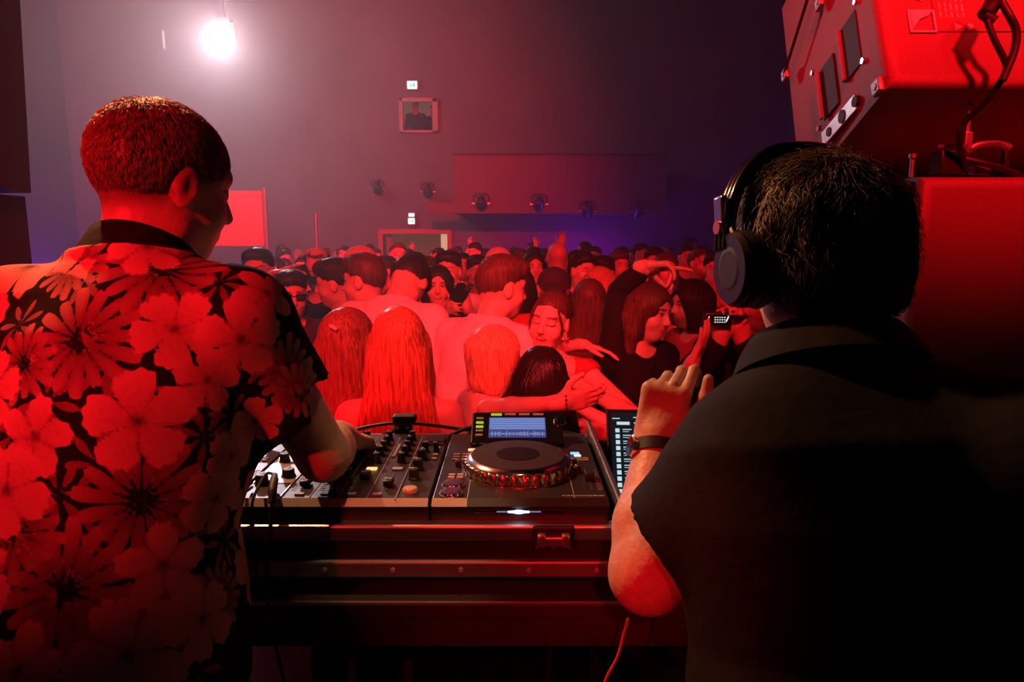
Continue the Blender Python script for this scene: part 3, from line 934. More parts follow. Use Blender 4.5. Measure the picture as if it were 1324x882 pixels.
# far wall around a doorway and a booth window
dl, dr = px(495, 300, BACK)[0], px(579, 300, BACK)[0]
dt = px(537, 301, BACK)[2]
wl, wr = px(516, 150, BACK)[0], px(566, 150, BACK)[0]
wt, wb = px(540, 127, BACK)[2], px(540, 172, BACK)[2]
far = B()
def slab(x0, x1, z0, z1): far.box(((x0 + x1) / 2, BACK + .15, (z0 + z1) / 2), (x1 - x0, .3, z1 - z0))
slab(-11.5, dl, FLOOR, dt); slab(dr, 7.2, FLOOR, dt)
slab(-11.5, 7.2, dt, wb); slab(-11.5, wl, wb, wt); slab(wr, 7.2, wb, wt); slab(-11.5, 7.2, wt, 8.0)
struct('wall_back', far, M['wall'])
# doorway into the lit lobby
d1 = thing('door_1', 'wide doorway in the far wall opening to a dim warm lobby', 'doorway', ((dl + dr) / 2, BACK, FLOOR)); d1['kind'] = 'structure'
c = d1.location
fr = B()
for x in (dl - .05, dr + .05): fr.box((x - c[0], -.04, (dt - FLOOR) / 2), (.12, .12, dt - FLOOR), bev=.01)
fr.box((0, -.04, dt - FLOOR + .03), (dr - dl + .22, .12, .12), bev=.01)
fr.build('door_frame', M['panel_red'], d1)
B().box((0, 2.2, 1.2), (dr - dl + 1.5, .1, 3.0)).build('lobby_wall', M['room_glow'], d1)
B().box((dr - c[0] - .12, .36, (dt - FLOOR) / 2), (.20, .05, dt - FLOOR - .06), bev=.01).build('lit_door_edge', M['door_glow'], d1)
B().box((dl - c[0] + .10, .36, (dt - FLOOR) / 2), (.12, .05, dt - FLOOR - .06), bev=.01).build('lit_door_edge', M['beige'], d1)
# booth window with two people inside
w1 = thing('window_1', 'booth window high on the far wall with a pale frame', 'window', ((wl + wr) / 2, BACK, wb)); w1['kind'] = 'structure'
c = w1.location; ww, wh = wr - wl, wt - wb
fr = B()
fr.box((ww / 2 - .06, -.03, wh / 2), (.14, .1, wh), bev=.01); fr.box((-ww / 2 + .06, -.03, wh / 2), (.10, .1, wh), bev=.01)
fr.box((0, -.03, wh - .05), (ww, .1, .10), bev=.01); fr.box((0, -.03, .03), (ww, .1, .06), bev=.01)
fr.build('window_frame', M['beige'], w1)
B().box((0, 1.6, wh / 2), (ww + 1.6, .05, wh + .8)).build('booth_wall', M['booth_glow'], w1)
BOOTH = px(541, 141, BACK + .7)[2] - 1.62
B().box((0, .95, BOOTH - wb - .05), (ww + 1.4, 1.3, .1)).build('booth_floor', M['floor_stage'], w1)

# wall lamp with the beam, and its bracket
bl = thing('beam_lamp', 'moving-head lamp blazing white into the haze high on the left', 'stage light', tuple(BEAM))
B().lathe([(.05, .12), (.15, .10), (.17, .0), (.16, -.12), (.115, -.14), (.112, -.17)], R=Matrix.Rotation(math.pi / 2, 3, 'X') @ Matrix.Rotation(math.pi, 3, 'X'), seg=24).build('lamp_head', M['black_plastic'], bl)
B().cyl((0, -.172, 0), (0, -.185, 0), .108, seg=28).build('lens', M['lens_white'], bl)
yk = B()
for g in (-1, 1): yk.box((g * .20, .02, .14), (.03, .10, .40), bev=.008)
yk.box((0, .02, .34), (.43, .10, .03), bev=.008); yk.box((0, .02, .40), (.26, .20, .10), bev=.01); yk.cyl((0, .02, .44), (0, .02, 8.0 - BEAM[2]), .025)
yk.build('yoke', M['black_plastic'], bl)
sl = px(213, 52, 17.9)
t = thing('wall_light', 'small slim white wall light beside the beam lamp', 'light', tuple(sl))
B().box((0, -.02, 0), (.09, .06, .50), bev=.01).build('housing', M['print_grey'], t)
B().box((0, -.055, 0), (.05, .012, .40), bev=.004).build('tube', emit('tube_light', (.85, .8, 1.0), .9), t)

def exit_sign(x, y, w, h, label, up=True, double=False):
    c = px(x, y, BACK - .10)
    t = thing('exit_sign', label, 'exit sign', tuple(c))
    k = (BACK - .1) / FPX
    B().box((0, .03, 0), (w * k + .05, .06, h * k + .05), bev=.01).build('housing', M['print_grey'], t)
    B().box((0, -.008, 0), (w * k, .02, h * k), bev=.004).build('face', M['sign_white'], t)
    # running figure and arrow, cut as flat print on the face
    g = B(); u = h * k
    g.box((-.16 * u, -.020, .20 * u), (.12 * u, .004, .12 * u)).box((-.16 * u, -.020, -.02 * u), (.14 * u, .004, .30 * u), R=Matrix.Rotation(.35, 3, 'Y'))
    g.box((-.26 * u, -.020, -.26 * u), (.26 * u, .004, .09 * u), R=Matrix.Rotation(-.7, 3, 'Y')).box((-.02 * u, -.020, -.25 * u), (.24 * u, .004, .09 * u), R=Matrix.Rotation(.9, 3, 'Y'))
    g.box((.24 * u, -.020, 0), (.20 * u, .004, .52 * u))
    g.build('pictogram', M['sign_green'], t, smooth=0)
exit_sign(533, 110, 12, 9, 'lit white exit sign above the booth window')
exit_sign(532, 286, 8, 7, 'small lit exit sign above the doorway, lower of its pair')
exit_sign(532, 278, 7, 4, 'small lit exit sign above the doorway, upper of its pair')

# balcony
bx0, bx1, by = px(587, 240, 15.5)[0], px(862, 240, 15.5)[0], 15.5
bz0, bz1 = px(700, 276, by)[2], px(700, 201, by)[2]
bal = thing('balcony', 'plain balcony front running across the far right of the hall', 'balcony', ((bx0 + bx1) / 2, by, bz0)); bal['kind'] = 'structure'
c = np.array(bal.location)
box_between(np.array([bx0, by, bz0]) - c, np.array([bx1, by + .12, bz1]) - c).build('fascia', M['fascia'], bal)
box_between(np.array([bx0, by + .12, bz0]) - c, np.array([bx1, BACK, bz0 + .2]) - c).build('slab', M['wall_dark'], bal)
box_between(np.array([bx0 - .6, by - .02, bz0 + .02]) - c, np.array([bx0 + .9, by + .1, bz0 + .22]) - c).build('ledge', M['fascia'], bal)
box_between(np.array([bx0 - .02, by - .03, bz1]) - c, np.array([bx1 + .02, by + .16, bz1 + .05]) - c).build('rail', M['wall_dark'], bal)
box_between(np.array([bx0, by + .12, bz0 + .2]) - c, np.array([bx0 + .1, BACK, bz1]) - c).build('cheek', M['wall_dark'], bal)
box_between(np.array([bx1 - .1, by + .12, bz0 + .2]) - c, np.array([bx1, BACK, bz1]) - c).build('cheek', M['wall_dark'], bal)

par = None
for i, (x, y, Yd) in enumerate([(622, 262, 15.3), (697, 263, 15.3), (760, 272, 15.3), (826, 272, 15.3), (488, 243, 17.78), (553, 247, 17.78)]):
    p0 = px(x, y, Yd)
    t = thing('par_lamp', 'small dark par lamp on the balcony front' if i < 4 else 'small dark par lamp on the far wall above the doorway', 'stage light', tuple(p0),
              'par lamps along the balcony' if i < 4 else 'par lamps above the doorway')
    B().lathe([(.05, .16), (.10, .12), (.12, -.10), (.125, -.14), (.10, -.14)], R=Matrix.Rotation(math.radians(62), 3, 'X'), seg=16).build('can', M['black_plastic'], t)
    k = B(); k.tube([(-.15, 0, 0), (-.16, .02, .16), (0, .02, .20), (.16, .02, .16), (.15, 0, 0)], .014, 6); k.box((0, .10, .18), (.06, .22, .05))
    k.build('bracket', M['black_plastic'], t)
    for g in (-1, 1): B().box((g * .17, -.04, -.02), (.05, .03, .03)).build('knob', M['alu'], t)

# red panel and a slim post on the left of the hall
pa, pb = px(262, 318, 11.0), px(338, 247, 11.0)
t = thing('banner_panel', 'plain red-lit panel hanging left of the hall behind the floral-shirted man', 'panel', ((pa[0] + pb[0]) / 2, 11.0, pa[2]))
pw, ph = pb[0] - pa[0], pb[2] - pa[2]
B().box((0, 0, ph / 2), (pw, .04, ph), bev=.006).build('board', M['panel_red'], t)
fb = B()
for g in (-1, 1): fb.box((g * (pw / 2 + .04), .01, ph / 2 - .4), (.05, .07, ph + .9), bev=.008)
fb.box((0, .04, ph / 2), (pw, .04, .06)); fb.box((0, .03, -.83), (pw + .5, .5, .04))
fb.cyl((-pw / 2 - .04, .01, -.85), (-pw / 2 - .04, .01, FLOOR - pa[2]), .03); fb.cyl((pw / 2 + .04, .01, -.85), (pw / 2 + .04, .01, FLOOR - pa[2]), .03)
fb.build('frame', M['alu_dull'], t)
pc = px(408, 276, 13.0)
t = thing('stand_pole', 'slim pale upright pole standing behind the crowd on the left', 'pole', (pc[0], 13.0, FLOOR))
B().cyl((0, 0, .02), (0, 0, pc[2] - FLOOR), .03, seg=14).build('tube', M['alu_dull'], t)
B().lathe([(.25, 0), (.25, .015), (.05, .03), (.045, .12)], seg=24).build('base', M['black_plastic'], t)
# ------------------------------------------------------------------ table, flight case and decks
FY = 1.09
tx0, tx1 = -1.02, 0.64
tb = thing('booth_table', 'dark wooden booth table carrying the flight case', 'table', ((tx0 + tx1) / 2, 1.36, 0))
c = np.array(tb.location)
def part_between(lo, hi, name, m, root, bev=0.003):
    o = np.array(root.location); lo, hi = np.array(lo, float) - o, np.array(hi, float) - o
    return B().box(tuple((lo + hi) / 2), tuple(hi - lo), bev=bev).build(name, m, root)
part_between((tx0, FY - .025, .916), (tx1, 1.70, .944), 'tabletop', M['table_cloth'], tb)
part_between((tx0, FY - .031, .9395), (tx1, FY - .025, .9465), 'edge_strip', M['alu_dull'], tb, .001)
part_between((tx0 + .02, FY - .012, .853), (tx1 - .02, FY + .010, .916), 'apron', M['table_cloth'], tb)
part_between((tx0 + .02, 1.66, .853), (tx1 - .02, 1.68, .916), 'apron', M['table_cloth'], tb)
for x in (tx0 + .05, tx1 - .05):
    for y in (FY + .03, 1.56):
        part_between((x - .025, y - .025, 0), (x + .025, y + .025, .916), 'leg', M['black_plastic'], tb)

cx0, cx1 = -.815, .183
cs = thing('flight_case', 'black flight case with aluminium edges holding the decks', 'flight case', ((cx0 + cx1) / 2, 1.33, .946))
part_between((cx0, FY, .985), (cx1, FY + .012, 1.045), 'front_board', M['case_board'], cs, .001)
part_between((cx0, FY - .010, 1.043), (cx1, FY + .016, 1.0715), 'front_rail', M['alu'], cs, .004)
part_between((cx0, FY - .010, .978), (cx1, FY + .012, 1.008), 'bottom_rail', M['alu_dull'], cs, .004)
part_between((cx0, FY + .012, .978), (cx1, 1.585, .990), 'base_board', M['case_board'], cs, .001)
part_between((cx0, 1.575, .99), (cx1, 1.587, 1.068), 'back_board', M['case_board'], cs, .001)
part_between((cx0, 1.568, 1.066), (cx1, 1.594, 1.080), 'back_rail', M['alu'], cs, .004)
for x in (cx0, cx1):
    g = 1 if x > 0 else -1
    part_between((x - .006, FY, .99), (x + .006, 1.58, 1.10), 'side_board', M['case_board'], cs, .001)
    part_between((x - .0055, FY - .004, 1.098), (x + .0055, 1.59, 1.112), 'side_rail', M['alu'], cs, .003)
for x in (-.78, -.40, .0, .15): part_between((x - .02, FY + .05, .9465), (x + .02, FY + .09, .979), 'foot', M['rubber'], cs, .004)
for x in np.linspace(cx0 + .04, cx1 - .04, 9):
    B().cyl((x - cs.location[0], FY - .0125 - cs.location[1], .993 - .946), (x - cs.location[0], FY - .009 - cs.location[1], .993 - .946), .004, seg=10).build('rivet', M['print_grey'], cs)
# butterfly latch
la = B(); lx = px(715, 690, FY)[0] - cs.location[0]; ly = FY - .012 - cs.location[1]; lz = 1.052 - .946
la.box((lx, ly, lz), (.070, .006, .042), bev=.004)
lat = la.build('latch', M['black_plastic'], cs)
lb = B(); lb.box((lx, ly - .006, lz - .004), (.054, .010, .018), bev=.003)
for g in (-1, 1): lb.box((lx + g * .020, ly - .010, lz - .001), (.014, .012, .024), bev=.003)
lb.build('latch_wing', mat('latch_metal', (.62, .52, .50), .28, .9), lat)
for gx in (-1, 0, 1): B().cyl((lx + gx * .028, ly - .004, lz - .016), (lx + gx * .028, ly - .007, lz - .016), .0032, seg=10).build('latch_screw', M['alu'], lat)

TOPZ = 1.1056
def copy_tree(o, parent=None):
    c = o.copy(); COL.objects.link(c)
    if parent is not None:
        c.parent = parent
    for ch in list(o.children): copy_tree(ch, c)
    return c

KN = {}
def knob_mesh(r, h, cap='black_plastic'):
    key = (r, h, cap)
    if key not in KN:
        b = B()
        b.lathe([(r * 1.15, 0), (r * 1.15, h * .12), (r, h * .2), (r * .92, h * .92), (r * .8, h)], seg=16, fn=lambda p, t, rr, z: (p.x * (1 + .04 * math.cos(8 * t)), p.y * (1 + .04 * math.cos(8 * t)), p.z))
        me = b.mesh('knob', M[cap])
        c = B(); c.box((0, r * .45, h + .0004), (r * .22, r * .9, .0012)); mk = c.mesh('pointer', M['label_ink'])
        KN[key] = (me, mk)
    return KN[key]
def knob(root, x, y, z, r=.0075, h=.018, cap='black_plastic', turn=0.0, name='knob'):
    me, mk = knob_mesh(r, h, cap)
    o = link(name, me, None, root, (x, y, z), (0, 0, turn))
    link('pointer', mk, None, o)
    return o
BT = {}
def button(root, x, y, z, w, d, m, h=.003, name='button'):
    key = (w, d, m, h)
    if key not in BT: BT[key] = B().box((0, 0, h / 2), (w, d, h), bev=min(w, d, h) * .25).mesh('button', M[m])
    return link(name, BT[key], None, root, (x, y, z))

# mixer ------------------------------------------------------------
mx0, mw, md = -.474, .333, .40
my = FY + .012
mixer = thing('dj_mixer', 'four-channel black mixer with rows of knobs and faders', 'mixer', (mx0, my, .992))
T = TOPZ - .992
B().box((mw / 2, md / 2, (T - .004) / 2), (mw, md, T - .004), bev=.004).build('body', M['black_plastic'], mixer)
B().box((mw / 2, md / 2 + .006, T - .002), (mw - .004, md - .016, .004), bev=.0015).build('top_plate', M['panel'], mixer)
fp = B(); fp.poly([(.002, -.001, T - .010), (mw - .002, -.001, T - .010), (mw - .002, .010, T + .001), (.002, .010, T + .001)], .002, (0, -.7, .7))
fp.build('front_bevel', M['panel_front_lit'], mixer)
ls = B(); ls.box((.038, .235, T + .0006), (.070, .30, .0012)); ls.build('left_lit_patch', mat('lit_patch', (.42, .41, .43), .36, .5, .06, 60), mixer)  # pale patch stands in for white light falling on the left column
for xx in (.076, .275): B().box((xx, .19, T + .0012), (.0018, .37, .0024)).build('divider', M['alu'], mixer)
for i in range(1, 4): B().box((.076 + i * .0497, .19, T + .0006), (.0010, .36, .0012)).build('divider_line', M['print_grey'], mixer)
rg = random.Random(3)
for i in range(4):
    x = .076 + .0497 * (i + .5)
    for j, y in enumerate((.355, .318, .283, .248, .205)):
        knob(mixer, x + .004, y, T, .0072 if j < 4 else .0082, .019, turn=rg.uniform(-1.5, 1.5))
    mt = B()
    for q in range(10): mt.box((x - .017, .235 + q * .0085, T + .0012), (.006, .005, .0024))
    mt.build('level_meter', M['led_green'] if i < 2 else M['print_grey'], mixer)
    button(mixer, x + .004, .160, T, .020, .012, 'led_orange' if i == 2 else 'print_grey', name='cue_button')
    B().box((x + .002, .090, T + .0004), (.004, .085, .0010)).build('fader_slot', M['speaker_dark'], mixer)
    fz = .112 if i in (1, 2) else .075
    fd = B(); fd.box((0, 0, .007), (.017, .026, .012), bev=.003); fd.box((0, 0, .0), (.003, .008, .012))
    f = link('fader_cap', fd.mesh('fader_cap', M['black_plastic']), None, mixer, (x + .002, fz, T))
    link('fader_line', B().box((0, 0, .0134), (.014, .0015, .0008)).mesh('fader_line', M['label_ink']), None, f)
    tk = B()
    for q in range(9): tk.box((x - .014, .052 + q * .0095, T + .0003), (.009, .0011, .0008))
    tk.build('fader_scale', M['print_grey'], mixer)
for i in range(4): button(mixer, .105 + i * .045, .030, T, .016, .008, 'print_grey', name='assign_switch')
cf = B(); cf.box((.1755, .018, T + .0004), (.07, .004, .001)); cf.build('crossfader_slot', M['speaker_dark'], mixer)
link('crossfader_cap', B().box((0, 0, .008), (.016, .022, .013), bev=.003).mesh('crossfader_cap', M['black_plastic']), None, mixer, (.168, .018, T))
# left column
for j, y in enumerate((.36, .325, .29)): knob(mixer, .022, y, T, .0072, .017, 'chrome' if j == 0 else 'black_plastic', rg.uniform(-1, 1))
for j, y in enumerate((.36, .33)): knob(mixer, .052, y, T, .0085, .017, 'chrome', rg.uniform(-1, 1))
for j in range(4): button(mixer, .050 - .004 * (j % 2), .262 - j * .022, T + .001, .018, .008, 'led_white' if j == 1 else 'print_grey')
button(mixer, .047, .225, T + .001, .020, .007, 'led_blue')
knob(mixer, .022, .205, T, .010, .018); knob(mixer, .057, .120, T, .012, .016); knob(mixer, .020, .085, T, .012, .018)
B().cyl((.016, .350, T + .017), (.016, .350, T + .030), .009, seg=16).build('talk_button', M['led_red'], mixer)
# effect column
B().box((.304, .345, T + .003), (.046, .046, .006), bev=.001).build('display', M['black_gloss'], mixer)
B().box((.304, .316, T + .003), (.048, .004, .004), bev=.001).build('display_trim', M['chrome'], mixer)
for j, (x, y, r) in enumerate([(.292, .275, .008), (.316, .270, .006), (.292, .225, .010), (.292, .165, .010), (.292, .110, .010)]):
    knob(mixer, x, y, T, r, .020, turn=rg.uniform(-2, 2))
for x, y in ((.318, .290), (.318, .245), (.318, .22)): button(mixer, x, y, T, .010, .008, 'print_grey')
B().lathe([(.0135, 0), (.0135, .005), (.0115, .0075)], c=(.295, .045, T), seg=24).build('effect_button', mat('effect_button', (.75, .55, .42), .3, .4), mixer)

# media player -------------------------------------------------------
def media_player(x0, label):
    w, d = .305, .40
    t = thing('media_player', label, 'media player', (x0, my, .992))
    B().box((w / 2, d / 2, (T - .004) / 2), (w, d, T - .004), bev=.004).build('body', M['black_plastic'], t)
    B().box((w / 2, d / 2 + .006, T - .002), (w - .004, d - .014, .004), bev=.0015).build('top_plate', M['panel'], t)
    fp = B(); fp.poly([(.002, -.001, T - .010), (.062, -.001, T - .010), (.062, .010, T + .001), (.002, .010, T + .001)], .002, (0, -.7, .7))
    fp.build('front_bevel', M['panel_front_lit'], t)
    fq = B(); fq.poly([(.062, -.001, T - .010), (w - .002, -.001, T - .010), (w - .002, .010, T + .001), (.062, .010, T + .001)], .002, (0, -.7, .7))
    fq.build('front_bevel', M['panel'], t)
    B().box((.15, -.0015, T - .017), (.15, .004, .006), bev=.001).build('disc_slot', M['black_gloss'], t)
    sl = B()
    for wd, hh in ((.010, .0062), (.022, .0040), (.036, .0020)): sl.box((.150, -.0046, T - .017), (wd, .0012, hh))
    sl.build('slot_light', M['led_slot'], t)
    B().box((.150, -.0042, T - .017), (.075, .0012, .0014)).build('slot_glow', M['led_slot_dim'], t)
    # jog wheel
    jc = (.150, .165)
    jw = B()
    def dim(p, tt, r, z):
        s_ = 1 + (.022 * math.cos(36 * tt) if r > .097 and .004 < z < .020 else 0)
        return (p.x * s_, p.y * s_, p.z)
    jw.lathe([(.097, .002), (.1035, .003), (.1040, .009), (.1010, .019), (.098, .021), (.096, .021)], c=(*jc, T), seg=216, fn=dim)
    jo = jw.build('jog_wheel', M['jog_ring'], t)
    B().lathe([(.098, .018), (.0985, .022), (.0915, .0285), (.0880, .0290)], c=(*jc, T), seg=72).build('chrome_ring', M['jog_edge'], jo)
    B().lathe([(.0885, .027), (.0885, .0294), (.044, .0298)], c=(*jc, T), seg=72).build('plate', M['jog_top'], jo)
    B().lathe([(.042, .0290), (.042, .0302), (.038, .0305), (.030, .0303)], c=(*jc, T), seg=48).build('centre_display', M['black_gloss'], jo)
    B().lathe([(.110, .0), (.110, .002), (.100, .0025)], c=(*jc, T), seg=72).build('jog_collar', M['jog_edge'], t)
    # tilted display block
    R = Matrix.Rotation(math.radians(24), 3, 'X')
    def tilt(x, y, z): return tuple(Vector((x, .300, T)) + R @ Vector((0, y, z)))
    B().box(tilt(.150, .052, .006), (.20, .105, .012), R=R, bev=.003).build('display_block', M['black_gloss'], t)
    sc = B().box(tilt(.150, .050, .0126), (.124, .066, .0012), R=R).build('display', M['screen_violet'], t)
    B().box(tilt(.150, .062, .0134), (.122, .040, .0006), R=R).build('waveform_area', M['screen_blue'], sc)
    ln = B()
    for q in range(5): ln.box(tilt(.150, .046 + q * .0075, .0140), (.118, .0012, .0005), R=R)
    for q in range(34): ln.box(tilt(.092 + q * .0035, .028, .0134), (.0015, .004 + .012 * abs(math.sin(q * 1.7)) * rg.random(), .0005), R=R)
    ln.build('display_lines', M['screen_line'], sc)
    for q in range(4): B().box(tilt(.104 + q * .031, .094, .013), (.024, .006, .003), R=R, bev=.001).build('mode_button', M['led_green'] if q == 0 else M['print_grey'], t)
    for q in range(5): B().box(tilt(.068, .024 + q * .014, .013), (.016, .006, .003), R=R, bev=.001).build('source_button', M['led_green'] if q in (2, 3) else M['print_grey'], t)
    kb = B(); kb.lathe([(.013, 0), (.013, .010), (.0105, .016), (.004, .018)], c=tilt(.244, .070, .010), R=R, seg=24); kb.build('browse_knob', M['black_gloss'], t)
    rb = B(); rb.lathe([(.0145, 0), (.0145, .003), (.0132, .004)], c=tilt(.244, .070, .011), R=R, seg=24); rb.build('browse_ring', M['chrome'], t)
    for q in range(2): button(t, .054 + q * .022, .278, T, .014, .009, 'led_orange', name='loop_button')
    # left column
    for q, y in enumerate((.032, .073)):
        b = B(); b.lathe([(.020, 0), (.020, .004), (.018, .007), (.012, .0075)], c=(.033, y, T), seg=28)
        o = b.build('play_button' if q == 0 else 'cue_button', M['chrome'], t)
        B().lathe([(.0215, 0), (.0215, .0025), (.019, .003)], c=(.033, y, T), seg=28).build('button_ring', M['led_orange'] if 0 else M['jog_ring'], o)
    for q in range(4): button(t, .026 + .016 * (q % 2), .112 + .014 * (q // 2), T, .012, .008, 'print_grey', name='search_button')
    sw = B(); sw.box((.034, .178, T + .006), (.012, .010, .012), bev=.002); sw.build('direction_lever', M['black_plastic'], t)
    for q in range(6): button(t, .026 + .018 * (q % 2), .215 + .016 * (q // 2), T, .013, .005, 'print_grey', name='memory_button')
    # right column
    button(t, .268, .255, T, .018, .007, 'led_blue', name='sync_button'); button(t, .272, .240, T, .014, .006, 'led_white', name='master_button')
    for q in range(4): button(t, .287 - .012 * (q % 2), .222 - .012 * (q // 2), T, .010, .006, 'print_grey', name='tempo_button')
    B().box((.281, .105, T + .0004), (.005, .115, .001)).build('tempo_slot', M['speaker_dark'], t)
    tc_ = B(); tc_.box((.281, .110, T + .008), (.018, .028, .014), bev=.003); tc_.build('tempo_slider', M['black_plastic'], t)
    tk = B()
    for q in range(12): tk.box((.295, .055 + q * .009, T + .0003), (.008, .0011, .0008))
    tk.build('tempo_scale', M['print_grey'], t)
    for x, y in ((.258, .185), (.262, .145)): knob(t, x, y, T, .008, .012, turn=.4)
    for xx in (.062, .246): B().box((xx, .13, T + .0004), (.0012, .24, .0008)).build('divider_line', M['print_grey'], t)
    pn = B(); xx = .225
    while xx < .296:
        wl_ = rg.uniform(.002, .006); pn.box((xx + wl_ / 2, .024, T + .0005), (wl_, .004, .0006)); xx += wl_ + .0015
    pn.build('printed_notes', M['print_grey'], t)
    return t
media_player(-.1385, 'black media player with big jog wheel and lit blue screen, right of the mixer')
media_player(-.782, 'black media player half hidden by the floral-shirted man, left of the mixer')

# cables behind the decks
def cable(name, pts, r, label, m='cable', group=None, seg=8):
    o = B().tube(pts, r, seg).build(name, M[m])
    tag(o, label, 'cable', group)
    return o
def dk(x, y, Y): return px(x, y, Y)
cable('cable', [dk(385, 575, 1.56), dk(430, 566, 1.585), dk(470, 553, 1.60), dk(515, 547, 1.60), dk(560, 550, 1.60), dk(605, 556, 1.60), dk(650, 556, 1.60), dk(690, 552, 1.60)], .0045, 'long black cable arching over the case back above the mixer')
cable('cable', [dk(560, 579, 1.50), dk(580, 565, 1.56), dk(600, 555, 1.58), dk(622, 551, 1.585), dk(652, 556, 1.585), dk(668, 565, 1.54)], .005, 'black cable looping behind the lit media player')
cable('cable', [dk(595, 572, 1.53), dk(612, 558, 1.60), dk(640, 547, 1.61), dk(672, 549, 1.61), dk(684, 560, 1.60)], .0045, 'black cable curling beside the lit screen, under the plug cluster')
cable('cable', [dk(690, 556, 1.60), dk(720, 557, 1.60), dk(748, 563, 1.58), dk(758, 573, 1.50)], .004, 'black cable running along the case back to the right rail')
cable('cable', [dk(470, 578, 1.50), dk(492, 565, 1.555), dk(512, 556, 1.585), dk(522, 552, 1.595)], .0055, 'thick black cable climbing from the mixer to the plug block')
pb_ = thing('plug_block', 'black plug block clipped on the case back above the mixer', 'plug', tuple(dk(522, 572, 1.55)))
B().box((0, .005, .025), (.040, .035, .052), bev=.006).build('block', M['black_plastic'], pb_)
B().box((.004, .0, .058), (.055, .030, .018), bev=.005).build('clip', M['rubber'], pb_)
k = B()
for x in (-.012, .012): k.cyl((x, -.014, .04), (x, -.018, .04), .004, seg=10)
k.build('screw', M['alu'], pb_)
pc_ = thing('plug_cluster', 'cluster of black plugs standing behind the lit screen', 'plug', tuple(dk(686, 561, 1.60)))
for i, (x, a) in enumerate(((-.02, .25), (.0, -.1), (.022, -.4))):
    R = Matrix.Rotation(a, 3, 'Y')
    k = B(); k.lathe([(.007, -.012), (.009, 0), (.0085, .022), (.006, .026), (.0045, .036)], c=(x, 0, .012), R=R, seg=14); o = k.build('plug', M['black_plastic'], pc_)
    B().lathe([(.0093, .004), (.0093, .007), (.0088, .008)], c=(x, 0, .012), R=R, seg=14).build('ring', M['chrome'], o)
fl = B(); q = [px(663, 567, 1.575), px(712, 559, 1.575), px(709, 546, 1.60), px(690, 551, 1.60)]  # card shape added for a red wedge taken as dress cloth
fl.poly([tuple(v + np.array([0, 0, .0])) for v in q], .002, (0, -1, .3)); o = fl.build('red_wedge', mat('wedge_red', (.75, .25, .25), .6)); tag(o, 'small red wedge added as a folded card behind the lit screen', 'card')

# headphone plug and lead at the left of the mixer
hp = thing('headphone_lead', 'black plug and lead hanging over the mixer front', 'cable', (mx0 + .035, my, TOPZ))
k = B(); k.tube([(.012, .075, .018), (.022, .045, .022), (.030, .012, .016), (.034, -.006, .0)], [.006, .0075, .0075, .006], 10); k.build('plug', M['rubber'], hp)
k = B(); k.tube([(.034, -.006, .0), (.036, -.030, -.05), (.038, -.06, -.15), (.06, -.075, -.26), (.09, -.075, -.40), (.12, -.075, -.60), (.16, -.08, -1.08)], .0028, 8); k.build('lead', M['cable'], hp)
k = B(); k.tube([(.0, .10, .012), (.006, .05, .03), (.006, .0, .016), (.004, -.015, -.004), (.004, -.02, -.06), (.010, -.024, -.14)], .0026, 8); k.build('lead', M['cable'], hp)
k = B(); k.tube([(-.02, .05, .006), (-.018, .01, .010), (-.030, -.01, -.01), (-.034, -.014, -.05)], .0026, 8); k.build('lead', M['cable'], hp)
cable('cable', [px(812, 800, .98), px(806, 822, .98), px(798, 850, .97), px(782, 882, .95), px(770, 930, .93)], .0022, 'thin red cable hanging below the table beside the elbow', 'cable_red')

# laptop ------------------------------------------------------------
lap = thing('laptop', 'open black laptop with a song list on its dark screen', 'laptop', (.375, 1.33, .9465))
lap.rotation_euler = (0, 0, math.radians(-3))
B().box((0, 0, .009), (.33, .225, .018), bev=.005).build('base', M['black_plastic'], lap)
kb = B()
for r in range(5):
    for q in range(13): kb.box((-.138 + q * .023, -.005 + r * .019, .0188), (.019, .015, .002))
kb.build('keyboard', M['black_gloss'], lap)
B().box((0, -.065, .0184), (.10, .06, .001)).build('touchpad', M['panel'], lap)
Rl = Matrix.Rotation(math.radians(-38), 3, 'X')
def lp(x, y, z): return tuple(Vector((0, .105, .018)) + Rl @ Vector((x, y, z)))
ld = B().box(lp(0, 0, .113), (.33, .007, .225), R=Rl, bev=.003).build('lid', M['black_plastic'], lap)
B().box(lp(0, -.004, .115), (.310, .0016, .200), R=Rl).build('screen', M['screen_dark'], ld)
tx, tm = B(), B()
x0 = -.150
tm.box(lp(x0 + .024, -.0052, .188), (.030, .0005, .0075), R=Rl, bev=.0002)
tx.box(lp(x0 + .008, -.0052, .200), (.018, .0005, .0025), R=Rl); tx.box(lp(x0 + .055, -.0052, .203), (.014, .0005, .0025), R=Rl); tx.box(lp(x0 + .056, -.0052, .189), (.014, .0005, .003), R=Rl)
for i in range(11):
    z = .170 - i * .0145
    tm.box(lp(x0 + .010, -.0052, z), (.0095, .0005, .0095), R=Rl)
    for c_, (o_, wv) in enumerate(((0, rg.uniform(.02, .05)), (.080, rg.uniform(.03, .06)), (.165, rg.uniform(.02, .05)), (.240, .020))):
        tx.box(lp(x0 + .022 + o_ + wv / 2, -.0052, z + .0025), (wv, .0005, .0022), R=Rl)
        if c_ < 2: tx.box(lp(x0 + .022 + o_ + wv * .35, -.0052, z - .0028), (wv * .7, .0005, .0013), R=Rl)
tx.build('song_titles', M['screen_text'], ld, smooth=0); tm.build('cover_thumbnails', M['screen_thumb'], ld, smooth=0)

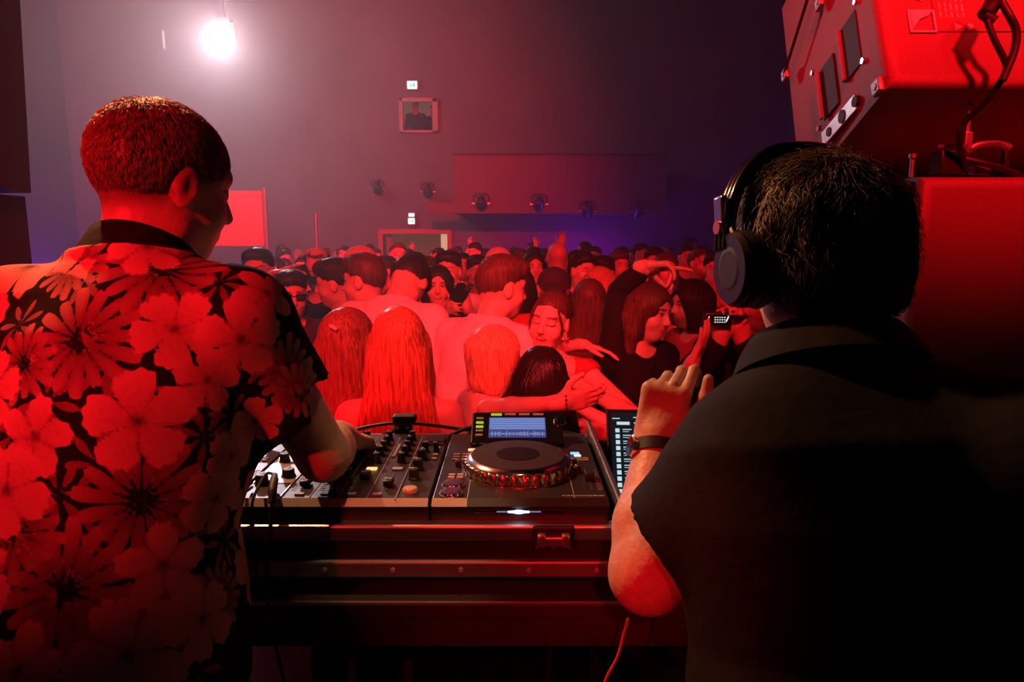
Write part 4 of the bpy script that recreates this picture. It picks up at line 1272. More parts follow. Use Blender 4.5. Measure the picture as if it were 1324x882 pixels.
# ------------------------------------------------------------------ loudspeakers
def speaker(name, label, corner, yaw, tilt, w, d, h, side=1, plate=False):
    """corner = rear-bottom edge next to the booth; side=+1 stack at the right"""
    t = thing(name, label, 'loudspeaker', tuple(corner))
    t.rotation_euler = (math.radians(-tilt), 0, math.radians(yaw))
    s = side
    # cabinet narrows towards the front, rear edges well rounded
    b = B(); bm = b.bm
    a0 = [(0, 0), (w, 0), (w * .97, d), (w * .03, d)]
    vs = [[bm.verts.new((s * x, y, z)) for x, y in a0] for z in (0, h)]
    bm.faces.new(vs[0]); bm.faces.new(vs[1][::-1])
    for i in range(4): bm.faces.new((vs[0][i], vs[1][i], vs[1][(i + 1) % 4], vs[0][(i + 1) % 4]))
    rear = [e for e in bm.edges if all(v.co.y < .01 for v in e.verts)]
    oth = [e for e in bm.edges if e not in rear]
    bmesh.ops.bevel(bm, geom=rear, offset=.022, segments=5, affect='EDGES', profile=.5)
    cab = b.build('cabinet', M['speaker'], t)
    B().box((s * w / 2, d + .006, h / 2), (w * .92, .014, h - .03), bev=.004).build('grille', M['grille'], t)
    return t, cab
k72 = px(1150, 110, 1.30)
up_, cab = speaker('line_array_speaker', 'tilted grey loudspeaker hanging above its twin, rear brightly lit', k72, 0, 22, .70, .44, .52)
# side hardware of the hanging cabinet, on the booth-side cheek (x = 0 plane)
def on_side(b, y, z, dy, dz, dx=.006, bev=.001, x=0.0, sh=0):
    b.box((-.003 + x + .0 * y, y, z), (dx, dy, dz), bev=bev); return b
for y, z in ((.115, .165), (.225, .145)):
    o = on_side(B(), y, z, .070, .120, .004, x=.003 + .013 * y / .44).build('handle_slot', M['speaker_dark'], cab)
    on_side(B(), y + .030, z, .010, .118, .006, x=.001).build('slot_lip', M['speaker'], o)
k = B()
for y, z in ((.07, .235), (.07, .10), (.275, .215), (.275, .075)): k.cyl((-.004, y, z), (.004, y, z), .006, seg=10)
k.build('side_screw', M['chrome'], cab)
o = on_side(B(), .19, .040, .150, .034, .006, x=.004).build('rigging_plate', M['alu'], cab)
for y_, r_ in ((.17, .014), (.23, .010), (.115, .011)): B().cyl((-.004, y_, .04), (.006, y_, .04), r_, seg=18).build('rigging_hole', M['speaker_dark'], o)
for y, z in ((.03, .016), (.405, .020), (.405, .300), (.20, .34)):
    k = B(); k.box((-.004, y, z), (.012, .030, .030), bev=.004); k.cyl((-.012, y, z), (.0, y, z), .006, seg=10); k.build('rigging_pin', M['alu_dull'], cab)
k = B(); k.tube([(-.008, .405, .300), (-.012, .30, .345), (-.012, .20, .40)], .004, 6); k.build('pin_lanyard', M['cable'], cab)
# rear label plate
lp_ = B().box((.245, -.001, .260), (.29, .004, .300), bev=.0015).build('connector_plate', mat('connector_plate', (.24, .07, .08), .5), cab)
lg = B(); L0 = (.076, -.0036, .132)
for (dx, dz, ww_, hh_) in ((0, .022, .050, .004), (0, -.022, .050, .004), (-.023, 0, .004, .046), (.023, 0, .004, .046)): lg.box((L0[0] + dx, L0[1], L0[2] + dz), (ww_, .0012, hh_))
lg.poly([(L0[0] - .02, L0[1], L0[2] + .02), (L0[0] + .02, L0[1], L0[2] + .02), (L0[0] + .012, L0[1], L0[2] + .012), (L0[0] - .004, L0[1], L0[2] + .004), (L0[0] - .014, L0[1], L0[2] - .008), (L0[0] - .02, L0[1], L0[2] - .018)], .0012, (0, -1, 0))
lg.build('maker_emblem', M['label_ink'], lp_, smooth=0)
pr = B()
rq = random.Random(5)
for c_ in range(5):
    xx = .112 + c_ * .0105; z = .140
    while z < .40:
        Lz = rq.uniform(.006, .018); pr.box((xx, -.0034, z + Lz / 2), (.0032, .0008, Lz)); z += Lz + .004
pr.box((.218, -.0034, .27), (.014, .0008, .24))
pr.poly([(.135, -.0034, .112), (.149, -.0034, .120), (.135, -.0034, .128)], .0008, (0, -1, 0))
pr.cyl((.163, -.003, .120), (.163, -.0042, .120), .006, seg=16)
pr.build('printed_notes', M['label_ink'], lp_, smooth=0)
tm_ = text_mesh('AVIS', .020, M['label_ink'], 'lettering'); link('lettering', tm_, None, lp_, (.078, -.0032, .195), (math.pi / 2, -math.pi / 2, 0))
cn = thing('speaker_connector', 'dark angled plug in the back of the tilted loudspeaker', 'plug', tuple(px(1272, 18, 1.27)))
k = B(); k.tube([(.03, .02, .035), (.012, .0, .012), (-.004, -.008, -.004)], [.014, .014, .012], 14); k.build('shell', M['rubber'], cn)
k = B(); k.tube([(-.004, -.008, -.004), (.012, -.012, -.016)], .009, 12); k.build('sleeve', M['rubber'], cn)
cable('cable', [px(1276, 26, 1.255), px(1286, 52, 1.25), px(1299, 78, 1.25), px(1301, 92, 1.25), px(1292, 108, 1.25), px(1274, 132, 1.27), px(1250, 155, 1.30), px(1240, 175, 1.31), px(1243, 200, 1.33), px(1252, 222, 1.34)], .0055, 'dark cable drooping from the angled plug to the lower loudspeaker', seg=10)
cable('cable', [px(1296, 4, 1.25), px(1306, 22, 1.24), px(1314, 40, 1.24), px(1312, 64, 1.24), px(1303, 88, 1.24), px(1296, 104, 1.24)], .0065, 'thicker cable with a pale sleeve hanging down the tilted loudspeaker', seg=10)

k72b = px(1193, 228, 1.30)
LH = .62
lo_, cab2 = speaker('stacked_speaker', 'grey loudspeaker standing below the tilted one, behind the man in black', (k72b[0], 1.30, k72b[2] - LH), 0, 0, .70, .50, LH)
k = B(); k.box((-.003, .05, LH - .03), (.012, .035, .05), bev=.004); k.cyl((-.01, .05, LH - .02), (.0, .05, LH - .02), .006, seg=10); k.build('rigging_pin', M['black_plastic'], cab2)
sub = thing('sub_speaker', 'dark loudspeaker box on the stage floor under the right stack', 'loudspeaker', (k72b[0] - .02, 1.28, 0))
sh_ = k72b[2] - LH
B().box((.38, .28, sh_ / 2), (.76, .56, sh_), bev=.012).build('cabinet', M['speaker_dark'], sub)
B().box((.38, .563, sh_ / 2), (.70, .012, sh_ - .05), bev=.004).build('grille', M['grille'], sub)
# rigging between the two right cabinets
rg_ = thing('rigging_post', 'upright steel rigging post between the two right loudspeakers', 'rigging', tuple(px(1244, 226, 1.36)))
hz = px(1240, 135, 1.36)[2] - px(1240, 226, 1.36)[2]
k = B(); k.box((0, 0, hz / 2), (.008, .012, hz), bev=.002); k.box((.003, 0, hz * .48), (.016, .014, .035), bev=.003); k.build('post', M['alu_dull'], rg_)
k = B(); k.box((-.03, .0, .022), (.05, .04, .045), bev=.004); k.build('base_block', M['black_plastic'], rg_)
k = B(); k.box((-.03, -.012, .052), (.055, .006, .006)); k.box((.03, -.005, .008), (.03, .02, .016)); k.build('pin', M['alu'], rg_)
o = thing('rigging_pin', 'short upright pin on top of the lower right loudspeaker', 'rigging', tuple(px(1178, 228, 1.35)))
k = B(); k.cyl((0, 0, -.002), (0, 0, .036), .004, seg=10); k.build('shaft', M['alu_dull'], o)
k = B(); k.cyl((0, 0, .034), (0, 0, .042), .007, seg=12); k.build('cap', M['alu_dull'], o)
cable('cable', [px(1218, 198, 1.36), px(1245, 205, 1.34), px(1275, 212, 1.33), px(1300, 219, 1.33), px(1335, 234, 1.33), px(1380, 250, 1.34)], .006, 'dark cable lying across the top of the lower right loudspeaker', seg=10)
hs = thing('strap_handle', 'curved strap handle above the lower right loudspeaker', 'strap', tuple(px(1276, 190, 1.42)))
k = B(); k.tube([(-.045, 0, -.012), (-.02, 0, .004), (.02, 0, .008), (.045, 0, -.002)], .008, 10); k.build('strap', M['alu_dull'], hs)
k = B()
for x in (-.043, .043): k.box((x, .004, -.024), (.012, .012, .036), bev=.002)
k.build('mount', M['black_plastic'], hs)

# left stack, seen edge-on
ka = px(47, 238, 2.45) - np.array([0, .45, 0])
M['speaker'], _sp = mat('speaker_shaded', (.07, .06, .06), .55, var=.12, scale=240, bump=.12), M['speaker']  # darker copy of the cabinet paint stands in for the left stack's shade
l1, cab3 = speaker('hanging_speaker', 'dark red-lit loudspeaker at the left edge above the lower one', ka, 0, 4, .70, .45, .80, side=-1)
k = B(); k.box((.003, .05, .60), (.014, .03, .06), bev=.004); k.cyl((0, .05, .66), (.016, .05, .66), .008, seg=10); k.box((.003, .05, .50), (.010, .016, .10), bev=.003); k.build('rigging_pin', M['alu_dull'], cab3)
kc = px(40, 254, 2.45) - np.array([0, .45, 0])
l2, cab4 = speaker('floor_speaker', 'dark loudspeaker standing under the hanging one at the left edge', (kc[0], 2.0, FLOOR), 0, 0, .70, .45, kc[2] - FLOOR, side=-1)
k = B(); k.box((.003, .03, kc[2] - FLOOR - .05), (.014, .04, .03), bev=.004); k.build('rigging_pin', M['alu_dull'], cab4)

M['speaker'] = _sp
# haze -------------------------------------------------------------
hz_ = box_between((-11.25, 1.75, FLOOR + .01), (6.95, BACK - .02, 7.95)).build('haze', None)
vm = bpy.data.materials.new('stage_haze'); vm.use_nodes = True
nt = vm.node_tree; nt.nodes.clear()
ou = nt.nodes.new('ShaderNodeOutputMaterial'); vs_ = nt.nodes.new('ShaderNodeVolumeScatter')
vs_.inputs['Color'].default_value = (1, 1, 1, 1); vs_.inputs['Density'].default_value = 0.030; vs_.inputs['Anisotropy'].default_value = 0.62
nt.links.new(vs_.outputs[0], ou.inputs['Volume'])
hz_.data.materials.append(vm)
tag(hz_, 'thin stage haze hanging through the whole hall', 'haze', kind='stuff')

# ------------------------------------------------------------------ the man in the floral shirt
def v3(*a): return np.array(a, float)
dj1 = Person(px(212, 242, 1.10), yaw=-6, sex='m', lean=18, look=(-32, 14, 3), bulk=1.03, base=0.0, shoulder=.93,
             arms=dict(R=dict(e=px(418, 588, 1.09), w=px(436, 566, 1.30), n=(-.2, .1, -1), d=(.15, .9, -.30), curl=(22, 30, 20), spread=.10, hs=1.05),
                       L=dict(w=px(95, 640, 1.36), pole=(-.9, -.2, -.5), n=(.2, 0, -1), d=(.1, .9, -.3))))
r1 = thing('person', 'man with cropped hair in a dark floral shirt bending over the mixer', 'person', tuple(dj1.pos))
o1 = dj1.pos
V, F = sdf_mesh(dj1.body_prims(1), .012, [(dj1.hl(0, 0, -.01), .135, .0042), (dj1.arm['R']['W'] + v3(0, .06, -.02), .10, .004)])
V = smooth_mesh(V, F, 1, .35)
me = mesh_np('body', V - o1, F); C1 = dj1.tint(V, brows=(.5, .35, .3))
ql = (V - dj1.head) @ dj1.HR / dj1.k
hl_ = (ql[:, 2] - .048) - (ql[:, 1] - .088) * .517               # height over the hairline: stubble thins out below it
C1[:, :3] *= (1 - .60 * np.clip((hl_ + .030) / .028, 0, 1) * (ql[:, 1] < .06) * (ql[:, 2] < .09))[:, None]
paint(me, 'tint', C1)
link('body', me, M['skin_close'], r1)
# cropped hair: thin cap and thousands of short stubs, fading towards the nape
HP = [ell(dj1.hl(0, -.0125, .0345), v3(.0785, .1005, .0905) * dj1.k, dj1.HR, .02),
      halfspace(dj1.hl(0, .088, .048), dj1.HR @ nrm([0, .46, -.89]), .004),
      ell(dj1.hl(0, .125, -.01), v3(.066, .072, .085) * dj1.k, dj1.HR, .012, 's'),
      ell(dj1.hl(.085, .0, -.005), v3(.022, .030, .040) * dj1.k, dj1.HR, .008, 's'), ell(dj1.hl(-.085, .0, -.005), v3(.022, .030, .040) * dj1.k, dj1.HR, .008, 's')]
HV, HF = sdf_mesh(HP, .0045, (), tufts(.0006, 400, 3))
hm = mesh_np('hair', HV - o1, HF)
cr = dj1.hl(0, -.05, .12) - o1
def flow1(q):
    d = q - cr; return nrm(nrm(d) + v3(0, 0, -.7))
SV, SF = strands(hm, flow1, 8000, .017, .0055, .0016, .0022, .35, .2, seed=4)
V2, F2 = merge([(HV - o1, HF), (SV, SF)])
M['hair_crop'] = mat('hair_crop', (.20, .115, .070), .5, var=.5, scale=90, bump=.2)
link('hair', mesh_np('hair', V2, F2), M['hair_crop'], r1)
# shirt
SP = dj1.top_prims(sleeve=.66, grow=.020, hem=-.12, neck=(.035, .025, .035), loose=.024, hemgrow=.03)
for q in 'LR':
    a = dj1.arm[q]; e0 = dj1.sh[q] + (a['E'] - dj1.sh[q]) * .55
    SP.append(cone(e0, a['E'], dj1.ra[0] + .012, dj1.ra[1] + .036, .004, 's'))
V, F = sdf_mesh(SP, .0042, (), folds(.0042, 30, 24, 5))
V = smooth_mesh(V, F, 2, .4)
sh = mesh_np('shirt', V - o1, F)
bvh = BVHTree.FromPolygons([tuple(v) for v in V.tolist()], [tuple(f) for f in F.tolist()])
val = np.zeros(len(V)); ton = np.zeros(len(V))
rf = np.random.default_rng(11)
def hit(x, y):
    d = px(x, y, 1.0) - v3(0, 0, CAM_Z)
    return bvh.ray_cast(Vector((0, 0, CAM_Z)), Vector(nrm(d)))
def bloom(c, n, R, kind, ang, tone=1.0):
    global val, ton
    c, n = np.array(c), nrm(n)
    up = nrm(v3(0, 0, 1) - n * n[2]) if abs(n[2]) < .95 else v3(0, 1, 0)
    rt = np.cross(up, n)
    d = V - c
    m = np.nonzero((np.abs(d) < R * 1.5).all(1))[0]
    if not len(m): return
    d = d[m]; a, b = d @ rt, d @ up; h = d @ n
    ok = np.abs(h) < max(.05, R * .8)
    m, a, b = m[ok], a[ok], b[ok]
    r = np.hypot(a, b) / R; t = np.arctan2(b, a) + ang
    if kind == 'h':
        w = (np.mod(t / (2 * math.pi) * 5, 1) - .5) * 2          # five broad overlapping petals
        w = w + .18 * np.sin(5 * t + 7 * ang)
        edge = .98 * (1 - .45 * np.abs(w) ** 3.2) + .03 * np.sin(23 * t)
        f = .5 + (edge - r) * 1.2
        tn = np.clip(.70 + .25 * r - .30 * np.exp(-((np.abs(w) - 1) / .10) ** 2) * (r < .9) - .55 * np.exp(-(r / .13) ** 2) - .10 * (np.sin(t * 41) > .6) * (r < .7), .05, 1)
    elif kind == 'd':
        npet = 15; ph = t / (2 * math.pi) * npet
        wv = np.abs(np.mod(ph, 1) - .5) * 2
        L = 1 - .22 * np.mod(np.floor(ph) * .618, 1)
        prof = np.clip(1 - ((r / L - .62) / .46) ** 2, 0, 1) ** .6 * .80 + .10 * (r < .5)
        f = .5 + (prof - wv) * .35 * np.clip(r * 3, .15, 1)
        f = np.where(r > L, np.minimum(f, .45), f)
        tn = np.clip(.12 + .60 * r - .15 * wv, .03, 1)
    else:                                                        # leaf sprays
        npet = 7; ph = t / (2 * math.pi) * npet
        wv = np.abs(np.mod(ph, 1) - .5) * 2
        prof = np.clip(1 - ((r - .5) / .5) ** 2, 0, 1) * .45
        f = .5 + (prof - wv) * .3 * np.clip(r * 3, .1, 1); f = np.where(r > 1, .2, f)
        tn = np.clip(.16 + .25 * r, 0, 1)
    tn = tn * tone
    up_ = f > val[m]
    sel = m[up_ | (f > .5)]
    better = (f > .5) | (f > val[m])
    ton[m[better]] = tn[better]; val[m[better]] = f[better]
LEAF = [(135, 470, 55), (60, 520, 50), (190, 585, 45), (240, 520, 45), (265, 565, 45), (125, 600, 50), (240, 690, 45), (30, 735, 50), (120, 700, 45), (130, 800, 55), (215, 800, 50), (60, 820, 55),
        (75, 640, 50), (320, 410, 40), (185, 380, 45), (285, 365, 40), (110, 360, 45), (25, 420, 40), (340, 470, 40), (290, 700, 40), (250, 870, 45), (90, 870, 40), (20, 560, 45), (300, 540, 40)]
DAIS = [(212, 348, 76, .1), (103, 440, 70, .5), (182, 648, 82, .2), (82, 765, 80, .7), (20, 690, 55, .3), (372, 478, 48, .9), (240, 300, 50, .4), (95, 345, 48, .2), (30, 470, 48, .6), (285, 770, 42, .2), (385, 505, 40, .2)]
HIBI = [(38, 345, 62, .2), (226, 425, 62, 1.0), (312, 440, 66, .3), (177, 545, 78, 1.57), (45, 565, 58, .5), (8, 635, 62, .9), (212, 732, 62, .4), (166, 848, 82, 1.2), (262, 800, 56, .1), (278, 645, 55, .8),
        (345, 378, 52, 1.3), (268, 492, 50, .6), (22, 868, 60, .4), (-10, 505, 55, .2), (300, 590, 45, .9), (120, 312, 55, .7), (190, 318, 50, .3), (-35, 760, 60, .7), (330, 545, 42, .2), (280, 318, 45, 1.2)]
for L_, kd, tn in ((LEAF, 'l', .9), (DAIS, 'd', .85), (HIBI, 'h', .95)):
    for e in L_:
        h = hit(e[0], e[1])
        if h[0] is None: continue
        R = e[2] * h[3] / FPX * dict(h=.78, d=.95, l=.8)[kd]
        bloom(h[0], h[1], R, kd, e[3] if len(e) > 3 else e[0] * .1, tn)
# the same print carries on round the sides, the front and the other sleeve
Vn = np.empty(len(V) * 3, np.float32); sh.vertices.foreach_get('normal', Vn); Vn = Vn.reshape(-1, 3)
for j in rf.integers(0, len(V), 420):
    if Vn[j, 1] < .05 and px(0, 441, V[j, 1])[0] < V[j, 0]: continue
    if val[j] > .2: continue
    bloom(V[j], Vn[j], rf.uniform(.045, .075), rf.choice(['h', 'd', 'l']), rf.uniform(0, 6), .9)
paint(sh, 'print', np.stack([val, ton, ton * 0, ton * 0 + 1], 1))
link('shirt', sh, M['floral'], r1)
# stand-up collar
cb = B(); ring = []
nk = dj1.neck + dj1.T @ v3(0, -.012, .002); NR = dj1.T @ rot('X', -16)
for i in range(40):
    t = 2 * math.pi * i / 40 + math.pi / 2
    gap = abs(((t - math.pi / 2 + math.pi) % (2 * math.pi)) - math.pi)      # 0 at the front
    hgt = .052 * min(1, .25 + gap / 1.6)
    for (rr, z) in ((.064, -.020), (.070, hgt * .9), (.073, hgt), (.079, hgt * .96), (.083, hgt * .55), (.090, -.008)):
        ring.append(tuple(nk + NR @ v3(rr * math.cos(t), rr * 1.0 * math.sin(t), z) - o1))
Fc = [(i * 6 + j, ((i + 1) % 40) * 6 + j, ((i + 1) % 40) * 6 + j + 1, i * 6 + j + 1) for i in range(40) for j in range(5)]
link('collar', mesh_np('collar', ring, Fc), M['cloth_black'], r1)
V, F = sdf_mesh(dj1.trouser_prims(), .014); link('trousers', mesh_np('trousers', V - o1, F), M['denim'], r1)
for q in 'LR':
    V, F = sdf_mesh(dj1.shoe_prims(q), .012); link('shoe', mesh_np('shoe', V - o1, F), M['shoe'], r1)

# ------------------------------------------------------------------ the man in black with headphones
SHY = .80
dj2 = Person(px(1052, 338, .95), yaw=-20, sex='m', lean=17, roll=-8, look=(32, 10, 0), bulk=1.22, base=0.0, shoulder=.86, H=1.74, drop=.050,
             sh=dict(L=px(962, 612, .88), R=px(1345, 600, .72)),
             arms=dict(L=dict(e=px(838, 742, .93), w=px(850, 576, 1.06), d=(.16, .10, 1), n=(.50, 1, 0), hs=1.02, spread=.05,
                              curls=[(38, 62, 50), (60, 72, 45), (70, 76, 45), (76, 78, 45)], thumb=[(.62, .75, .05), (.16, 1.0, -.05), (-.02, 1.0, -.05)]),
                       R=dict(w=px(1150, 760, 1.12), pole=(.9, -.3, -.5), n=(-.3, 0, -1), d=(-.3, .9, -.2))))
dj2.ra = [.068, .056, .055, .034]; dj2.trap = .036
r2 = thing('person', 'heavyset man in a black polo shirt wearing headphones, one hand raised', 'person', tuple(dj2.pos))
o2 = dj2.pos
BP = dj2.body_prims(1)
# heavier upper arm and soft elbow
a = dj2.arm['L']
V, F = sdf_mesh(BP, .010, [(dj2.hl(0, 0, -.02), .135, .0046), (a['W'] + v3(.012, .01, .07), .11, .0030)])
V = smooth_mesh(V, F, 1, .35)
me = mesh_np('body', V - o2, F); paint(me, 'tint', dj2.tint(V))
link('body', me, M['skin_close'], r2)
HP = [ell(dj2.hl(0, -.020, .036), v3(.096, .116, .104) * dj2.k, dj2.HR, .02),
      ell(dj2.hl(0, -.060, -.030), v3(.080, .062, .060) * dj2.k, dj2.HR, .03),
      ell(dj2.hl(0, .03, .105), v3(.075, .085, .040) * dj2.k, dj2.HR, .03),
      ell(dj2.hl(0, .135, -.01), v3(.080, .075, .085) * dj2.k, dj2.HR, .012, 's'),
      halfspace(dj2.hl(0, .05, -.046), dj2.HR @ nrm([0, .25, -.97]), .012)]
HV, HF = sdf_mesh(HP, .0055, (), tufts(.0028, 110, 8))
HV = smooth_mesh(HV, HF, 1, .3)
hm = mesh_np('hair', HV - o2, HF)
cr2 = dj2.hl(.02, -.07, .13) - o2
upv = dj2.HR[:, 2]
def flow2(q):
    d = q - cr2
    sw = .7 * np.sin(q[0] * 60 + q[2] * 25) ; s2 = .5 * math.sin(q[2] * 70 + q[1] * 40)
    return nrm(d) * .8 + v3(sw, s2, -.9)
parts = [(HV - o2, HF)]
for sd, n_, ln, w_, lf in ((1, 3800, .065, .0024, .0035), (2, 2200, .050, .0015, .0075)):
    parts.append(strands(hm, flow2, n_, ln, .008, w_, lf, .45, .15, seed=sd))
V2, F2 = merge(parts)
M['hair_messy'] = mat('hair_messy', (.085, .055, .030), .45, var=.6, scale=1.0, bump=.2, stretch=(120, 120, 20), spec=.4)
link('hair', mesh_np('hair', V2, F2), M['hair_messy'], r2)
SP = dj2.top_prims(sleeve=.64, grow=.018, hem=-.10, neck=(.045, .03, .03), loose=.024, hemgrow=.02)
S0 = dj2.sh['L']; e0 = S0 + (a['E'] - S0) * .50
SP.append(cone(e0, a['E'], dj2.ra[0] + .006, dj2.ra[1] + .030, .004, 's'))
V, F = sdf_mesh(SP, .006, (), folds(.004, 26, 20, 9))
V = smooth_mesh(V, F, 3, .5)
link('polo_shirt', mesh_np('polo_shirt', V - o2, F), M['cloth_black'], r2)
cb = []
nk = dj2.neck + dj2.T @ v3(0, -.012, .004); NR = dj2.T @ rot('X', -14)
for i in range(44):
    t = 2 * math.pi * i / 44 + math.pi / 2
    gap = abs(((t - math.pi / 2 + math.pi) % (2 * math.pi)) - math.pi)
    hgt = .034 * min(1, .2 + gap / 1.6)
    for (rr, z) in ((.072, -.02), (.080, hgt * .9), (.084, hgt), (.092, hgt * .92), (.104, hgt * .3), (.116, -.022)):
        cb.append(tuple(nk + NR @ v3(rr * 1.08 * math.cos(t), rr * math.sin(t), z) - o2))
Fc = [(i * 6 + j, ((i + 1) % 44) * 6 + j, ((i + 1) % 44) * 6 + j + 1, i * 6 + j + 1) for i in range(44) for j in range(5)]
link('collar', mesh_np('collar', cb, Fc), M['cloth_black'], r2)
V, F = sdf_mesh(dj2.trouser_prims(), .014); link('trousers', mesh_np('trousers', V - o2, F), M['cloth_black'], r2)
for q in 'LR':
    V, F = sdf_mesh(dj2.shoe_prims(q), .012); link('shoe', mesh_np('shoe', V - o2, F), M['shoe'], r2)

# headphones
hp = thing('headphones', 'black over-ear headphones on the man in black', 'headphones', tuple(dj2.head))
H = dj2.HR * dj2.k
def hq(*v): return tuple(H @ v3(*v))
bnd = B(); RB = Matrix(dj2.HR.tolist())
pts = [(.126 * math.copysign(abs(math.cos(t)) ** .75, math.cos(t)), .018, .010 + .152 * math.sin(t)) for t in np.linspace(math.pi * .02, math.pi * .98, 13)]
for off in (-.011, 0, .011): bnd.tube([hq(x, y + off, z) for x, y, z in pts], .0085, 10, sub=3)
band = bnd.build('headband', M['black_gloss'], hp)
pad = B(); pad.tube([hq(x * .95, y, z * .95) for x, y, z in pts[3:10]], .011, 10, sub=3); pad.build('head_pad', M['rubber'], hp)
for g in (-1, 1):
    Rz = RB @ Matrix.Rotation(g * math.pi / 2, 3, 'Y')
    cup = B(); cup.lathe([(.028, .0), (.046, .002), (.047, .016), (.040, .030), (.022, .034)], c=hq(g * .098, -.002, -.010), R=Rz, seg=36, fn=lambda p, t, r, z: (p.x * 1.12, p.y, p.z))
    co = cup.build('ear_cup', M['rubber'], hp)
    cu = B(); cu.lathe([(.030, -.022), (.044, -.018), (.048, -.008), (.046, .001), (.030, .002)], c=hq(g * .098, -.002, -.010), R=Rz, seg=36, fn=lambda p, t, r, z: (p.x * 1.14, p.y, p.z)); cu.build('cushion', M['rubber'], co)
    rn = B(); rn.lathe([(.0405, .028), (.0445, .022), (.0455, .026), (.041, .033)], c=hq(g * .098, -.002, -.010), R=Rz, seg=36, fn=lambda p, t, r, z: (p.x * 1.12, p.y, p.z)); rn.build('trim_ring', M['black_plastic'], co)
    yk = B(); yk.tube([hq(g * .118, .040, -.012), hq(g * .124, .036, .030), hq(g * .118, .018, .058), hq(g * .124, -.012, .030), hq(g * .118, -.046, -.012)], .005, 8); yk.build('yoke', M['black_gloss'], hp)
    sl_ = B(); sl_.box(hq(g * .128, .018, .068), (.010 * dj2.k, .024, .050), R=RB, bev=.003); sl_.build('slider', M['chrome'], hp)
    hg = B(); hg.cyl(hq(g * .118, .018, .050), hq(g * .136, .018, .050), .009, seg=16); hg.build('hinge', mat('hinge_red', (.75, .2, .18), .3, .6), hp)
# wristwatch
a = dj2.arm['L']; fd_ = nrm(a['W'] - a['E'])
wt = thing('wristwatch', 'black strap wristwatch on the raised wrist of the man in black', 'watch', tuple(a['W'] - fd_ * .012))
Rw = Matrix(np.stack([nrm(np.cross(v3(0, 1, 0), fd_)), nrm(np.cross(fd_, nrm(np.cross(v3(0, 1, 0), fd_)))), fd_], 1).tolist())
B().lathe([(.0385, -.010), (.0410, -.010), (.0415, .010), (.0385, .010), (.0385, -.010)], R=Rw, seg=40).build('strap', M['rubber'], wt)
sd = -np.array(Rw)[:, 0]
sd = nrm(v3(-.92, -.25, .0) - fd_ * (v3(-.92, -.25, .0) @ fd_))
Rc = Vector(sd).to_track_quat('Z', 'Y').to_matrix()
B().lathe([(.016, .0), (.0185, .001), (.0185, .008), (.016, .0095)], c=tuple(sd * .037), R=Rc, seg=28).build('watch_case', M['chrome'], wt)
B().lathe([(.0150, .0092), (.0150, .0100), (.012, .0103)], c=tuple(sd * .037), R=Rc, seg=28).build('watch_face', M['glass_lens'], wt)

# ------------------------------------------------------------------ the front of the crowd, each one posed
TEE = dict(name='tee_shirt', sleeve=.66, grow=.014, hem=-.06, loose=.016)
LONG = dict(name='jacket', sleeve=1.95, grow=.018, hem=-.08, loose=.006, neck=(.05, .03, .03))
CROP = dict(name='crop_top', sleeve=0, grow=.009, hem=.14, strapless=.43)
DRESS = dict(name='bandeau_dress', sleeve=0, grow=.009, hem=-.04, strapless=.44)

PLACED = [(px(262, 318, 11.0)[0] + .05, 11.0), (px(300, 318, 11.0)[0], 11.0), (px(338, 318, 11.0)[0] - .05, 11.0), (px(408, 276, 13.0)[0], 13.0)]
def near(label, hx, hy, Y, yaw, sex='m', lean=4, roll=0, look=(0, 0, 0), bulk=1.0, arms=None, shoulder=1.0, **kw):
    p = Person(px(hx, hy, Y), yaw=yaw, sex=sex, lean=lean, roll=roll, look=look, bulk=bulk, arms=arms, shoulder=shoulder)
    kw.setdefault('hair_strands', 500); kw.setdefault('strand_len', .06 if kw.get('hair', 'short') in ('short', 'crop') else .15)
    kw.setdefault('res', .012); kw.setdefault('head_res', .0065)
    r = make_person(p, label, seed=int(hx), **kw)
    PLACED.append((p.pos[0], p.pos[1]))
    return p, r

# two women right behind the decks
near('woman with very long straight fair hair, her back to the decks', 516, 450, 2.10, 4, 'f', lean=2, look=(0, 4, 0), hair='long', hair_mat='hair_fair', hair_len=.36, hair_vol=.7, hair_flare=.030,
     top=DRESS, top_mat='cloth_black', hair_strands=2600, strand_len=.42, det=0, bottom_mat='cloth_black')
p, r = near('woman with half-tied long hair beside the woman with straight fair hair', 450, 445, 2.35, -14, 'f', lean=3, look=(-14, 6, 4), hair='long', hair_mat='hair_mid', hair_len=.34, hair_vol=.8,
     top=CROP, top_mat='cloth_black', hair_strands=1500, strand_len=.35, det=0, bottom_mat='cloth_black')
hc = thing('hair_clip', 'pale hair clip in the half-tied long hair', 'hair clip', tuple(px(431, 423, 2.23)))
B().box((0, 0, 0), (.030, .012, .011), R=Matrix.Rotation(.5, 3, 'Y'), bev=.004).build('clip_bar', M['cream'], hc)
B().box((.004, -.006, -.004), (.018, .008, .006), R=Matrix.Rotation(.5, 3, 'Y'), bev=.002).build('clip_tooth', M['cream'], hc)
# pale shirt, seen from behind
near('man in a plain pale tee seen from behind with head bowed', 527, 368, 3.35, -22, 'm', lean=26, look=(8, 62, 0), bulk=1.0, hair='short', hair_mat='hair_dark', top=dict(TEE, grow=.02), top_mat='cloth_pale', bottom_mat='cloth_black', det=0)
near('man in a pale tee with side-parted hair turning away to the right', 648, 374, 2.95, -42, 'm', lean=19, look=(-22, 10, 0), hair='short', hair_mat='hair_brown', hair_vol=1.2, top=dict(TEE, grow=.02, loose=.022), top_mat='cloth_pale', bottom_mat='cloth_black', hair_strands=500, strand_len=.06)
